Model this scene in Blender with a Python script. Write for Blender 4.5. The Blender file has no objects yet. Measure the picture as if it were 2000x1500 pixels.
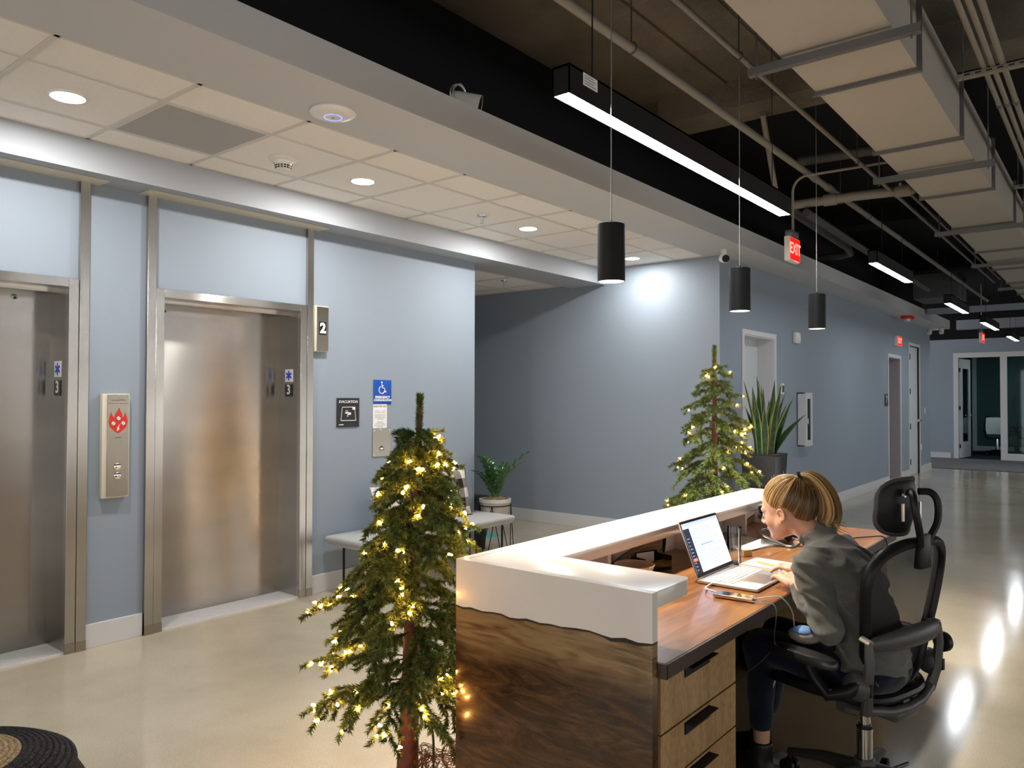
import bpy, bmesh, math, random
import numpy as np
from mathutils import Vector, Matrix, Euler, noise as mnoise

random.seed(7)
S = bpy.context.scene
COL = S.collection

# ------------------------------------------------------------------ camera
cam = bpy.data.cameras.new('camera')
cam.sensor_fit = 'HORIZONTAL'; cam.sensor_width = 36.0
cam.lens = 36.0 * 1494.94 / 2000.0
cam.clip_start = 0.05; cam.clip_end = 200
camo = bpy.data.objects.new('camera', cam); COL.objects.link(camo)
_a, _p, _r = 0.674837, 0.018243, 0.001956
_fw = Vector((math.cos(_a)*math.cos(_p), math.sin(_a)*math.cos(_p), math.sin(_p)))
_rt = Vector((math.sin(_a), -math.cos(_a), 0)); _up = _rt.cross(_fw)
_rt2 = math.cos(_r)*_rt + math.sin(_r)*_up; _up2 = -math.sin(_r)*_rt + math.cos(_r)*_up
_m = Matrix.Identity(4)
for i in range(3):
    _m[i][0] = _rt2[i]; _m[i][1] = _up2[i]; _m[i][2] = -_fw[i]
_m[2][3] = 1.48
camo.matrix_world = _m
S.camera = camo

# ------------------------------------------------------------------ world, exposure
w = bpy.data.worlds.new('night_office'); S.world = w; w.use_nodes = True
bg = w.node_tree.nodes['Background']; bg.inputs[0].default_value = (1.0, 0.97, 0.92, 1); bg.inputs[1].default_value = 0.75
S.view_settings.view_transform = 'Standard'; S.view_settings.look = 'None'
S.view_settings.gamma = 1.0; S.view_settings.use_curve_mapping = False
S.view_settings.exposure = 1.5
S.cycles.use_denoising = True
S.cycles.sample_clamp_indirect = 6.0
S.cycles.max_bounces = 8; S.cycles.diffuse_bounces = 4; S.cycles.glossy_bounces = 4
S.cycles.transparent_max_bounces = 12
S.cycles.caustics_reflective = False; S.cycles.caustics_refractive = False

# lamp strengths (the lamps themselves are built with their fixtures further down)
DOWN_W = 9.9        # recessed downlights
PEND_W = 85.0        # black cylinder pendants
LED_L = 20.5         # linear LED diffusers, radiance
BULB_L = 75.0        # mini lights on the trees

# ------------------------------------------------------------------ materials
MATS = {}
def nodes(name):
    m = bpy.data.materials.new(name); m.use_nodes = True
    nt = m.node_tree; b = nt.nodes['Principled BSDF']
    return m, nt, b
def setp(b, **k):
    for kk, v in k.items():
        b.inputs[kk.replace('_', ' ')].default_value = v
def c4(c): return (c[0], c[1], c[2], 1.0)
def srgb(r, g, b):
    f = lambda u: (u/255/12.92 if u/255 <= 0.04045 else ((u/255+0.055)/1.055)**2.4)
    return (f(r), f(g), f(b))
def plain(name, col, rough=0.5, metal=0.0, spec=0.5, bump=0.0, bscale=200.0, var=0.0, vscale=3.0, coat=0.0, **k):
    m, nt, b = nodes(name)
    setp(b, Roughness=rough, Metallic=metal, Specular_IOR_Level=spec)
    b.inputs['Base Color'].default_value = c4(col)
    if coat: setp(b, Coat_Weight=coat, Coat_Roughness=0.05)
    tc = nt.nodes.new('ShaderNodeTexCoord')
    if var > 0:
        n = nt.nodes.new('ShaderNodeTexNoise'); n.inputs['Scale'].default_value = vscale; n.inputs['Detail'].default_value = 5
        nt.links.new(tc.outputs['Object'], n.inputs['Vector'])
        r = nt.nodes.new('ShaderNodeValToRGB')
        r.color_ramp.elements[0].position = 0.3; r.color_ramp.elements[1].position = 0.7
        r.color_ramp.elements[0].color = c4([x*(1-var) for x in col]); r.color_ramp.elements[1].color = c4([min(1, x*(1+var)) for x in col])
        nt.links.new(n.outputs['Fac'], r.inputs['Fac']); nt.links.new(r.outputs['Color'], b.inputs['Base Color'])
    if bump > 0:
        n2 = nt.nodes.new('ShaderNodeTexNoise'); n2.inputs['Scale'].default_value = bscale; n2.inputs['Detail'].default_value = 3
        nt.links.new(tc.outputs['Object'], n2.inputs['Vector'])
        bp = nt.nodes.new('ShaderNodeBump'); bp.inputs['Strength'].default_value = bump; bp.inputs['Distance'].default_value = 0.01
        nt.links.new(n2.outputs['Fac'], bp.inputs['Height']); nt.links.new(bp.outputs['Normal'], b.inputs['Normal'])
    for kk, v in k.items(): b.inputs[kk.replace('_', ' ')].default_value = v
    MATS[name] = m
    return m
def emit(name, col, strength):
    m = bpy.data.materials.new(name); m.use_nodes = True; nt = m.node_tree
    nt.nodes.remove(nt.nodes['Principled BSDF'])
    e = nt.nodes.new('ShaderNodeEmission'); e.inputs[0].default_value = c4(col); e.inputs[1].default_value = strength
    nt.links.new(e.outputs[0], nt.nodes['Material Output'].inputs[0]); MATS[name] = m
    return m
def ramp(nt, pts):
    r = nt.nodes.new('ShaderNodeValToRGB'); e = r.color_ramp.elements
    e[0].position, e[0].color = pts[0][0], c4(pts[0][1]); e[1].position, e[1].color = pts[-1][0], c4(pts[-1][1])
    for p, c in pts[1:-1]:
        x = e.new(p); x.color = c4(c)
    return r
def mapping(nt, scale=(1,1,1), rot=(0,0,0), loc=(0,0,0), space='Object'):
    tc = nt.nodes.new('ShaderNodeTexCoord'); mp = nt.nodes.new('ShaderNodeMapping')
    mp.inputs['Scale'].default_value = scale; mp.inputs['Rotation'].default_value = rot; mp.inputs['Location'].default_value = loc
    nt.links.new(tc.outputs[space], mp.inputs['Vector'])
    return mp
def wood(name, dark, mid, light, scale=(1.2, 9, 9), rough=0.35, coat=0.0, dist=2.2, contrast=(0.3, 0.52, 0.75), detail=7):
    m, nt, b = nodes(name); setp(b, Roughness=rough)
    if coat: setp(b, Coat_Weight=coat, Coat_Roughness=0.08)
    mp = mapping(nt, scale)
    n = nt.nodes.new('ShaderNodeTexNoise'); n.inputs['Scale'].default_value = 2.2; n.inputs['Detail'].default_value = detail
    n.inputs['Roughness'].default_value = 0.62; n.inputs['Distortion'].default_value = dist
    nt.links.new(mp.outputs[0], n.inputs['Vector'])
    r = ramp(nt, [(contrast[0], dark), (contrast[1], mid), (contrast[2], light)])
    nt.links.new(n.outputs['Fac'], r.inputs['Fac']); nt.links.new(r.outputs['Color'], b.inputs['Base Color'])
    mp2 = mapping(nt, (scale[0]*1.5, scale[1]*9, scale[2]*9))
    n2 = nt.nodes.new('ShaderNodeTexNoise'); n2.inputs['Scale'].default_value = 6; n2.inputs['Detail'].default_value = 3
    nt.links.new(mp2.outputs[0], n2.inputs['Vector'])
    mx = nt.nodes.new('ShaderNodeMixRGB'); mx.blend_type = 'MULTIPLY'; mx.inputs[0].default_value = 0.45
    r2 = ramp(nt, [(0.35, (0.55, 0.5, 0.45)), (0.6, (1, 1, 1))])
    nt.links.new(n2.outputs['Fac'], r2.inputs['Fac']); nt.links.new(r.outputs['Color'], mx.inputs[1]); nt.links.new(r2.outputs['Color'], mx.inputs[2])
    nt.links.new(mx.outputs[0], b.inputs['Base Color'])
    MATS[name] = m
    return m
def brushed(name, col, rough, grain, aniso=0.75, rot=0.0, bump=0.12):
    # grain: object-space scale of the brush lines
    m, nt, b = nodes(name); setp(b, Metallic=1.0, Roughness=rough, Anisotropic=aniso, Anisotropic_Rotation=rot)
    b.inputs['Base Color'].default_value = c4(col)
    mp = mapping(nt, grain)
    n = nt.nodes.new('ShaderNodeTexNoise'); n.inputs['Scale'].default_value = 1.0; n.inputs['Detail'].default_value = 4
    nt.links.new(mp.outputs[0], n.inputs['Vector'])
    bp = nt.nodes.new('ShaderNodeBump'); bp.inputs['Strength'].default_value = bump; bp.inputs['Distance'].default_value = 0.004
    nt.links.new(n.outputs['Fac'], bp.inputs['Height']); nt.links.new(bp.outputs['Normal'], b.inputs['Normal'])
    mp3 = mapping(nt, (0.6, 0.6, 2.2)); n3 = nt.nodes.new('ShaderNodeTexNoise'); n3.inputs['Scale'].default_value = 2.0; n3.inputs['Detail'].default_value = 2
    nt.links.new(mp3.outputs[0], n3.inputs['Vector'])
    r = ramp(nt, [(0.3, [x*0.9 for x in col]), (0.7, [min(1, x*1.06) for x in col])])
    nt.links.new(n3.outputs['Fac'], r.inputs['Fac']); nt.links.new(r.outputs['Color'], b.inputs['Base Color'])
    tg = nt.nodes.new('ShaderNodeTangent'); tg.direction_type = 'RADIAL'; tg.axis = 'Z'
    nt.links.new(tg.outputs[0], b.inputs['Tangent'])
    MATS[name] = m
    return m

WALLC = (0.27, 0.325, 0.396)
plain('wall_paint', WALLC, rough=0.55, spec=0.3, bump=0.06, bscale=350, var=0.02, vscale=1.2)
plain('soffit_paint', (0.545, 0.57, 0.605), rough=0.6, spec=0.3, bump=0.06, bscale=350)
plain('beam_paint', (0.38, 0.41, 0.455), rough=0.6, spec=0.3, bump=0.06, bscale=350)
plain('black_paint', (0.012, 0.012, 0.014), rough=0.8, spec=0.15, bump=0.1, bscale=60)
plain('trim_white', (0.62, 0.63, 0.66), rough=0.4, spec=0.4)
plain('tile_white', (0.90, 0.885, 0.86), rough=0.9, spec=0.1, bump=0.25, bscale=260, var=0.02, vscale=60)
plain('grid_white', (0.66, 0.64, 0.60), rough=0.5, spec=0.3)
plain('white_plastic', (0.78, 0.77, 0.74), rough=0.35)
plain('cream_metal', (0.62, 0.58, 0.47), rough=0.4)
plain('black_plastic', (0.009, 0.009, 0.010), rough=0.42, spec=0.25)
plain('black_metal', (0.009, 0.009, 0.010), rough=0.5, spec=0.22, bump=0.04, bscale=400)
plain('grey_plastic', (0.055, 0.056, 0.058), rough=0.45)
plain('chrome', (0.75, 0.75, 0.76), rough=0.14, metal=1.0)
plain('satin_metal', (0.55, 0.55, 0.56), rough=0.32, metal=1.0)
plain('pipe_paint', (0.22, 0.205, 0.18), rough=0.6, bump=0.1, bscale=80)
plain('pipe_dark', (0.05, 0.048, 0.046), rough=0.6)
plain('duct_paint', (0.40, 0.375, 0.335), rough=0.65, spec=0.2, bump=0.08, bscale=120)
plain('duct_side', (0.05, 0.055, 0.06), rough=0.6)
plain('galv', (0.16, 0.16, 0.16), rough=0.5, metal=0.6)
plain('door_white', (0.60, 0.63, 0.66), rough=0.45)
plain('door_mauve', (0.36, 0.33, 0.35), rough=0.5)
plain('glass_dark', (0.02, 0.05, 0.055), rough=0.08, spec=0.5)
plain('teal_wall', (0.05, 0.11, 0.115), rough=0.7)
plain('text_black', (0.01, 0.01, 0.01), rough=0.5)
plain('text_white', (0.85, 0.85, 0.85), rough=0.5)
plain('sign_blue', (0.005, 0.075, 0.42), rough=0.35)
plain('sign_black', (0.008, 0.008, 0.009), rough=0.35)
plain('sign_white', (0.82, 0.83, 0.85), rough=0.4)
plain('sign_red', (0.62, 0.02, 0.012), rough=0.4)
plain('star_blue', (0.02, 0.05, 0.55), rough=0.4)
plain('line_grey', (0.25, 0.25, 0.26), rough=0.5)
brushed('steel_door', (0.40, 0.385, 0.365), 0.22, (160, 160, 1.5), aniso=1.0, rot=0.25, bump=0.02)
brushed('steel_jamb', (0.52, 0.50, 0.475), 0.2, (160, 160, 1.5), aniso=1.0, rot=0.25, bump=0.02)
brushed('steel_plate', (0.40, 0.37, 0.32), 0.24, (160, 160, 1.5), aniso=0.9, rot=0.25, bump=0.02)
plain('sill_metal', (0.72, 0.72, 0.72), rough=0.4, metal=0.25)
emit('led_white', (0.90, 0.95, 1.0), LED_L)
emit('lamp_disc', (1.0, 0.93, 0.82), 16.0)
emit('pend_disc', (1.0, 0.90, 0.72), 4.5)
emit('exit_red', (1.0, 0.008, 0.006), 0.9)
emit('digit_white', (0.85, 0.92, 1.0), 2.2)
emit('bulb_warm', (1.0, 0.44, 0.085), BULB_L)
emit('blue_led', (0.12, 0.15, 1.0), 1.6)
emit('orange_dot', (1.0, 0.35, 0.15), 4.0)

def concrete_floor():
    m, nt, b = nodes('polished_concrete')
    mp = mapping(nt, (1, 1, 1))
    n = nt.nodes.new('ShaderNodeTexNoise'); n.inputs['Scale'].default_value = 0.9; n.inputs['Detail'].default_value = 8; n.inputs['Roughness'].default_value = 0.6
    nt.links.new(mp.outputs[0], n.inputs['Vector'])
    r = ramp(nt, [(0.3, (0.385, 0.338, 0.255)), (0.52, (0.48, 0.425, 0.325)), (0.74, (0.545, 0.49, 0.385))])
    nt.links.new(n.outputs['Fac'], r.inputs['Fac'])
    n2 = nt.nodes.new('ShaderNodeTexNoise'); n2.inputs['Scale'].default_value = 160; n2.inputs['Detail'].default_value = 2
    nt.links.new(mp.outputs[0], n2.inputs['Vector'])
    r2 = ramp(nt, [(0.32, (0.66, 0.64, 0.6)), (0.5, (1, 1, 1)), (0.8, (1.0, 1.0, 1.0))])
    nt.links.new(n2.outputs['Fac'], r2.inputs['Fac'])
    mx = nt.nodes.new('ShaderNodeMixRGB'); mx.blend_type = 'MULTIPLY'; mx.inputs[0].default_value = 0.5
    nt.links.new(r.outputs['Color'], mx.inputs[1]); nt.links.new(r2.outputs['Color'], mx.inputs[2])
    nt.links.new(mx.outputs[0], b.inputs['Base Color'])
    n3 = nt.nodes.new('ShaderNodeTexNoise'); n3.inputs['Scale'].default_value = 2.3; n3.inputs['Detail'].default_value = 4
    nt.links.new(mp.outputs[0], n3.inputs['Vector'])
    r3 = ramp(nt, [(0.3, (0.10, 0.10, 0.10)), (0.75, (0.15, 0.15, 0.15))])
    nt.links.new(n3.outputs['Fac'], r3.inputs['Fac']); nt.links.new(r3.outputs['Color'], b.inputs['Roughness'])
    bp = nt.nodes.new('ShaderNodeBump'); bp.inputs['Strength'].default_value = 0.02; bp.inputs['Distance'].default_value = 0.004
    nt.links.new(n.outputs['Fac'], bp.inputs['Height']); nt.links.new(bp.outputs['Normal'], b.inputs['Normal'])
    setp(b, Specular_IOR_Level=0.4)
    MATS['polished_concrete'] = m
concrete_floor()
def deck_mat():
    m, nt, b = nodes('rough_concrete'); setp(b, Roughness=0.9, Specular_IOR_Level=0.15)
    mp = mapping(nt)
    n = nt.nodes.new('ShaderNodeTexNoise'); n.inputs['Scale'].default_value = 1.6; n.inputs['Detail'].default_value = 8
    nt.links.new(mp.outputs[0], n.inputs['Vector'])
    r = ramp(nt, [(0.3, (0.20, 0.178, 0.145)), (0.7, (0.36, 0.32, 0.26))]); nt.links.new(n.outputs['Fac'], r.inputs['Fac'])
    nt.links.new(r.outputs['Color'], b.inputs['Base Color'])
    n2 = nt.nodes.new('ShaderNodeTexNoise'); n2.inputs['Scale'].default_value = 13; n2.inputs['Detail'].default_value = 9; n2.inputs['Roughness'].default_value = 0.72
    nt.links.new(mp.outputs[0], n2.inputs['Vector'])
    bp = nt.nodes.new('ShaderNodeBump'); bp.inputs['Strength'].default_value = 1.0; bp.inputs['Distance'].default_value = 0.09
    nt.links.new(n2.outputs['Fac'], bp.inputs['Height']); nt.links.new(bp.outputs['Normal'], b.inputs['Normal'])
    MATS['rough_concrete'] = m
deck_mat()
plain('carpet', (0.20, 0.205, 0.215), rough=0.95, spec=0.05, bump=0.6, bscale=500, var=0.25, vscale=120)
plain('carpet_dark', (0.035, 0.045, 0.05), rough=0.95, spec=0.05, bump=0.6, bscale=500)

# ------------------------------------------------------------------ mesh builder
class MB:
    def __init__(s): s.v = []; s.f = []; s.m = []
    def add(s, vs, fs, mi=0):
        o = len(s.v); s.v += [tuple(v) for v in vs]; s.f += [tuple(i+o for i in f) for f in fs]; s.m += [mi]*len(fs)
        return s
    def box(s, x0, x1, y0, y1, z0, z1, mi=0):
        if x0 > x1: x0, x1 = x1, x0
        if y0 > y1: y0, y1 = y1, y0
        if z0 > z1: z0, z1 = z1, z0
        v = [(x0,y0,z0),(x1,y0,z0),(x1,y1,z0),(x0,y1,z0),(x0,y0,z1),(x1,y0,z1),(x1,y1,z1),(x0,y1,z1)]
        return s.add(v, [(0,3,2,1),(4,5,6,7),(0,1,5,4),(1,2,6,5),(2,3,7,6),(3,0,4,7)], mi)
    def hexa(s, bot, top, mi=0):
        return s.add(list(bot)+list(top), [(0,3,2,1),(4,5,6,7),(0,1,5,4),(1,2,6,5),(2,3,7,6),(3,0,4,7)], mi)
    def obox(s, c, half, M, mi=0):
        v = []
        for z in (-1, 1):
            for x, y in ((-1,-1),(1,-1),(1,1),(-1,1)):
                v.append(Vector(c) + M @ Vector((x*half[0], y*half[1], z*half[2])))
        return s.add(v, [(0,3,2,1),(4,5,6,7),(0,1,5,4),(1,2,6,5),(2,3,7,6),(3,0,4,7)], mi)
    def tube(s, pts, r, n=8, closed=False, caps=True, mi=0, flat=1.0, upv=None):
        pts = [Vector(p) for p in pts]; k = len(pts)
        rs = [r]*k if not hasattr(r, '__len__') else list(r)
        ref = None; rings = []
        for i, p in enumerate(pts):
            if closed: t = pts[(i+1) % k] - pts[i-1]
            else: t = pts[min(i+1, k-1)] - pts[max(i-1, 0)]
            if t.length < 1e-9: t = Vector((0,0,1))
            t.normalize()
            if ref is None:
                ref = Vector(upv) if upv else (Vector((0,0,1)) if abs(t.z) < 0.9 else Vector((1,0,0)))
            a = ref - t*ref.dot(t)
            if a.length < 1e-6: a = t.orthogonal()
            a.normalize(); b = t.cross(a); ref = a
            rings.append([p + (a*math.cos(2*math.pi*j/n)*flat + b*math.sin(2*math.pi*j/n))*rs[i] for j in range(n)])
        vs = [q for R in rings for q in R]; fs = []
        for i in range(k if closed else k-1):
            i2 = (i+1) % k
            for j in range(n):
                fs.append((i*n+j, i*n+(j+1) % n, i2*n+(j+1) % n, i2*n+j))
        if caps and not closed:
            fs.append(tuple(range(n-1, -1, -1))); fs.append(tuple((k-1)*n+j for j in range(n)))
        return s.add(vs, fs, mi)
    def cyl(s, p0, p1, r0, r1=None, n=16, mi=0, caps=True):
        return s.tube([p0, p1], [r0, r0 if r1 is None else r1], n=n, mi=mi, caps=caps)
    def lathe(s, c, prof, n=28, mi=0, axis=(0,0,1), capb=False, capt=False):
        ax = Vector(axis).normalized(); a = ax.orthogonal().normalized() if abs(ax.z) < 0.99 else Vector((1,0,0)); b = ax.cross(a)
        c = Vector(c); vs = []
        for r, z in prof:
            for j in range(n):
                t = 2*math.pi*j/n; vs.append(c + ax*z + (a*math.cos(t)+b*math.sin(t))*r)
        fs = []
        for i in range(len(prof)-1):
            for j in range(n): fs.append((i*n+j, i*n+(j+1) % n, (i+1)*n+(j+1) % n, (i+1)*n+j))
        if capb: fs.append(tuple(range(n-1, -1, -1)))
        if capt: fs.append(tuple((len(prof)-1)*n+j for j in range(n)))
        return s.add(vs, fs, mi)
    def prism(s, poly, O, U, V, N, d, mi=0):
        # polygon (u,v) on plane O,U,V extruded by d along N
        O, U, V, N = Vector(O), Vector(U), Vector(V), Vector(N); n = len(poly)
        a = [O + U*u + V*v for u, v in poly]; b = [p + N*d for p in a]
        fs = [tuple(range(n-1, -1, -1)), tuple(range(n, 2*n))]
        for i in range(n): fs.append((i, (i+1) % n, n+(i+1) % n, n+i))
        return s.add(a+b, fs, mi)
    def ell(s, c, r, n=16, m=10, mi=0, M=None):
        vs = []; fs = []; c = Vector(c)
        for i in range(m+1):
            t = math.pi*i/m
            for j in range(n):
                q = Vector((r[0]*math.sin(t)*math.cos(2*math.pi*j/n), r[1]*math.sin(t)*math.sin(2*math.pi*j/n), r[2]*math.cos(t)))
                vs.append(c + (M @ q if M else q))
        for i in range(m):
            for j in range(n): fs.append((i*n+j, (i+1)*n+j, (i+1)*n+(j+1) % n, i*n+(j+1) % n))
        return s.add(vs, fs, mi)
    def mesh(s, name, mats, smooth=False, bevel=0.0, seg=2, off=(0,0,0), recalc=True, merge=False, ang=38):
        me = bpy.data.meshes.new(name)
        v = s.v if off == (0,0,0) else [(a-off[0], b-off[1], c-off[2]) for a, b, c in s.v]
        me.from_pydata(v, [], s.f)
        for mm in mats: me.materials.append(MATS[mm] if isinstance(mm, str) else mm)
        if len(mats) > 1: me.polygons.foreach_set('material_index', s.m)
        if recalc or bevel or merge:
            bm = bmesh.new(); bm.from_mesh(me)
            if merge: bmesh.ops.remove_doubles(bm, verts=bm.verts, dist=1e-5)
            if recalc: bmesh.ops.recalc_face_normals(bm, faces=bm.faces)
            if bevel:
                es = [e for e in bm.edges if len(e.link_faces) == 2 and e.calc_face_angle(0) > math.radians(30)]
                bmesh.ops.bevel(bm, geom=es, offset=bevel, segments=seg, affect='EDGES', profile=0.5, clamp_overlap=True)
            bm.to_mesh(me); bm.free()
        if smooth or bevel:
            me.polygons.foreach_set('use_smooth', [True]*len(me.polygons)); me.set_sharp_from_angle(angle=math.radians(ang))
        me.update()
        return me
    def build(s, name, mats, parent=None, **k):
        if isinstance(mats, str) or not hasattr(mats, '__len__'): mats = [mats]
        off = tuple(ORG.get(parent.name, (0,0,0))) if parent else (0,0,0)
        return link(name, s.mesh(name, mats, off=off, **k), parent)
ORG = {}
def link(name, me, parent=None):
    o = bpy.data.objects.new(name, me); COL.objects.link(o)
    if parent:
        o.parent = parent; ORG[o.name] = ORG.get(parent.name, (0,0,0))
    else: ORG[o.name] = (0,0,0)
    return o
def tag(o, label=None, cat=None, group=None, kind=None):
    if label: o['label'] = label
    if cat: o['category'] = cat
    if group: o['group'] = group
    if kind: o['kind'] = kind
    return o
def thing(name, label, cat, loc=(0,0,0), rotz=0.0, group=None, local=False):
    # local=True: children are modelled about the thing's own origin; otherwise in world coordinates
    o = bpy.data.objects.new(name, None); COL.objects.link(o); o.empty_display_size = 0.1
    o.location = loc; o.rotation_euler = (0, 0, rotz)
    ORG[o.name] = (0,0,0) if local else tuple(loc)
    return tag(o, label, cat, group)
def struct(name, mb, mat, parent=None, **k):
    o = mb.build(name, mat, parent, **k)
    if parent is None: o['kind'] = 'structure'
    return o
def copy_tree(o, parent=None):
    c = o.copy(); COL.objects.link(c); c.parent = parent
    for ch in o.children: copy_tree(ch, c)
    return c
def disk(name, loc, energy, col, size, parent, spread=180):
    l = bpy.data.lights.new(name, 'AREA'); l.shape = 'DISK'; l.size = size; l.energy = energy; l.color = col; l.spread = math.radians(spread)
    o = bpy.data.objects.new(name, l); COL.objects.link(o); g = ORG.get(parent.name, (0,0,0))
    o.location = (loc[0]-g[0], loc[1]-g[1], loc[2]-g[2]); o.parent = parent
    return o
def spot(name, loc, energy, col, size, blend, parent, rad=0.04, direction=(0,0,-1)):
    l = bpy.data.lights.new(name, 'SPOT'); l.energy = energy; l.color = col; l.spot_size = size; l.spot_blend = blend; l.shadow_soft_size = rad
    o = bpy.data.objects.new(name, l); COL.objects.link(o)
    g = ORG.get(parent.name, (0,0,0)) if parent else (0,0,0)
    o.location = (loc[0]-g[0], loc[1]-g[1], loc[2]-g[2]); o.parent = parent
    o.rotation_euler = Vector(direction).to_track_quat('-Z', 'Y').to_euler()
    return o
_tc = {}
def text_mesh(body, size, align='CENTER', extrude=0.0, bold=0.0, spacing=1.0):
    key = (body, size, align, extrude, bold, spacing)
    if key in _tc: return _tc[key]
    cu = bpy.data.curves.new('text', 'FONT'); cu.body = body; cu.size = size; cu.align_x = align; cu.align_y = 'CENTER'
    cu.extrude = extrude; cu.offset = bold; cu.space_character = spacing; cu.resolution_u = 3
    o = bpy.data.objects.new('text', cu); COL.objects.link(o)
    dg = bpy.context.evaluated_depsgraph_get(); dg.update()
    me = bpy.data.meshes.new_from_object(o.evaluated_get(dg))
    bpy.data.objects.remove(o); bpy.data.curves.remove(cu)
    _tc[key] = me
    return me
def text(name, body, size, O, U, V, mat, parent, **k):
    me = text_mesh(body, size, **k).copy(); me.name = name
    U = Vector(U).normalized(); V = Vector(V).normalized(); N = U.cross(V)
    g = Vector(ORG.get(parent.name, (0,0,0))); O = Vector(O) - g
    for v in me.vertices:
        c = v.co.copy(); v.co = O + U*c.x + V*c.y + N*c.z
    me.materials.clear(); me.materials.append(MATS[mat]); me.update()
    return link(name, me, parent)
def arc(c, r, a0, a1, n, U=(1,0,0), V=(0,0,1)):
    c = Vector(c); U = Vector(U); V = Vector(V)
    return [c + U*r*math.cos(a0+(a1-a0)*i/n) + V*r*math.sin(a0+(a1-a0)*i/n) for i in range(n+1)]
def spline(pts, n=8):
    P = [Vector(p) for p in pts]; out = []
    for i in range(len(P)-1):
        p0 = P[max(i-1,0)]; p1 = P[i]; p2 = P[i+1]; p3 = P[min(i+2, len(P)-1)]
        for j in range(n):
            t = j/n
            out.append(0.5*((2*p1)+(p2-p0)*t+(2*p0-5*p1+4*p2-p3)*t*t+(3*p1-p0-3*p2+p3)*t**3))
    out.append(P[-1]); return out
# ================================================================== setting
YE, XA, YF, XE, ZC = 4.79, 7.37, 3.20, 21.8, 2.935
fl = MB().box(-5, 18.45, -7, 7.6, -0.1, 0.0)
struct('floor', fl, 'polished_concrete')
struct('floor_corridor_carpet', MB().box(18.45, XE, -7, 7.6, -0.1, 0.004), 'carpet')
struct('floor_office_carpet', MB().box(XE, 26.0, -7, 7.6, -0.1, 0.003), 'carpet_dark')
tag(MB().box(18.43, 18.47, -7, 3.2, 0.0, 0.006).build('trim_floor', 'black_metal'), kind='structure')

# lift wall with two openings
wl = MB()
for x0, x1 in ((-5, 0.705), (1.962, 2.305), (3.556, 5.42)):
    wl.box(x0, x1, YE, 5.15, 0, 2.755)
for x0, x1 in ((0.705, 1.962), (2.305, 3.556)):
    wl.box(x0, x1, YE, 5.15, 2.17, 2.755)
struct('wall_elevator', wl, 'wall_paint')
struct('wall_alcove', MB().box(XA, XA+0.15, 3.2, 7.6, 0, 2.95), 'wall_paint')
struct('wall_alcove_back', MB().box(5.2, XA, 7.4, 7.6, 0, 2.95), 'wall_paint')
struct('wall_alcove_left', MB().box(5.27, 5.42, 5.15, 7.4, 0, 2.79), 'wall_paint')
# corridor wall with three door openings
wc = MB()
OPEN = [(7.99, 8.90, 2.175), (14.45, 15.33, 2.21), (16.10, 17.00, 2.50)]
xs = XA+0.15
for x0, x1, zt in OPEN:
    wc.box(xs, x0, YF, YF+0.15, 0, 2.95); wc.box(x0, x1, YF, YF+0.15, zt, 2.95); xs = x1
wc.box(xs, 18.12, YF, YF+0.15, 0, 2.95)
struct('wall_corridor', wc, 'wall_paint')
struct('wall_corridor_end', MB().box(17.97, 18.12, 3.35, 7.6, 0, 2.95), 'wall_paint')
# end wall round the glazed office
we = MB().box(XE, XE+0.15, 3.33, 7.6, 0, 2.96).box(XE, XE+0.15, -7, 3.33, 2.62, 2.96)
struct('wall_end', we, 'wall_paint')
struct('wall_end_upper', MB().box(XE, XE+0.15, -7, 7.6, 2.96, 3.95), 'black_paint')
struct('wall_office_back', MB().box(25.4, 25.55, -7, 7.6, 0, 2.9), 'teal_wall')
struct('wall_office_left', MB().box(XE+0.15, 25.4, 3.9, 4.0, 0, 2.9), 'teal_wall')
struct('ceiling_office', MB().box(XE+0.15, 25.55, -7, 7.6, 2.85, 2.9), 'teal_wall')
# soffit along the lobby, soffit beam at the lifts
struct('soffit_bulkhead', MB().box(-5, 18.15, 2.83, 3.335, ZC, 3.11), 'soffit_paint')
struct('soffit_beam', MB().box(-5, XA, 4.55, 5.02, 2.755, ZC+0.02), 'beam_paint')
struct('wall_upper_black', MB().box(-5, 18.1, 3.335, 3.42, ZC+0.07, 3.95), 'black_paint')
struct('light_block_right', MB().box(-5, 26, -7.1, -7, 1.9, 3.95), 'black_paint')  # unseen black panel added to cut ambient light on the duct side
struct('light_block_near', MB().box(-5.1, -5, -7, 0.6, 1.9, 3.95), 'black_paint')  # second unseen panel, added behind the camera to keep the duct side dark
# black duct chase above the far bulkhead
struct('ceiling_deck', MB().box(-5, 6.0, -7, 3.42, 3.95, 4.1), 'rough_concrete')
struct('ceiling_deck_painted', MB().box(6.0, 26, -7, 3.42, 3.95, 4.1), 'black_paint')
struct('ceiling_deck_far', MB().box(18.1, 26, 3.42, 7.6, 3.95, 4.1), 'black_paint')
dk = bpy.data.objects['ceiling_deck']
for y in (2.42, 1.95, 0.2, -1.1):      # shutter joints and downstands cast in the slab
    MB().box(-5, 5.99, y-0.02, y+0.02, 3.925, 3.95).build('deck_joint', 'rough_concrete', dk)
for x in (5.68, 10.6, 15.0):
    MB().box(x, x+0.36, -7, 3.0, 3.74, 3.95).build('concrete_beam', 'rough_concrete' if x < 6 else 'black_paint', dk)

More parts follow.
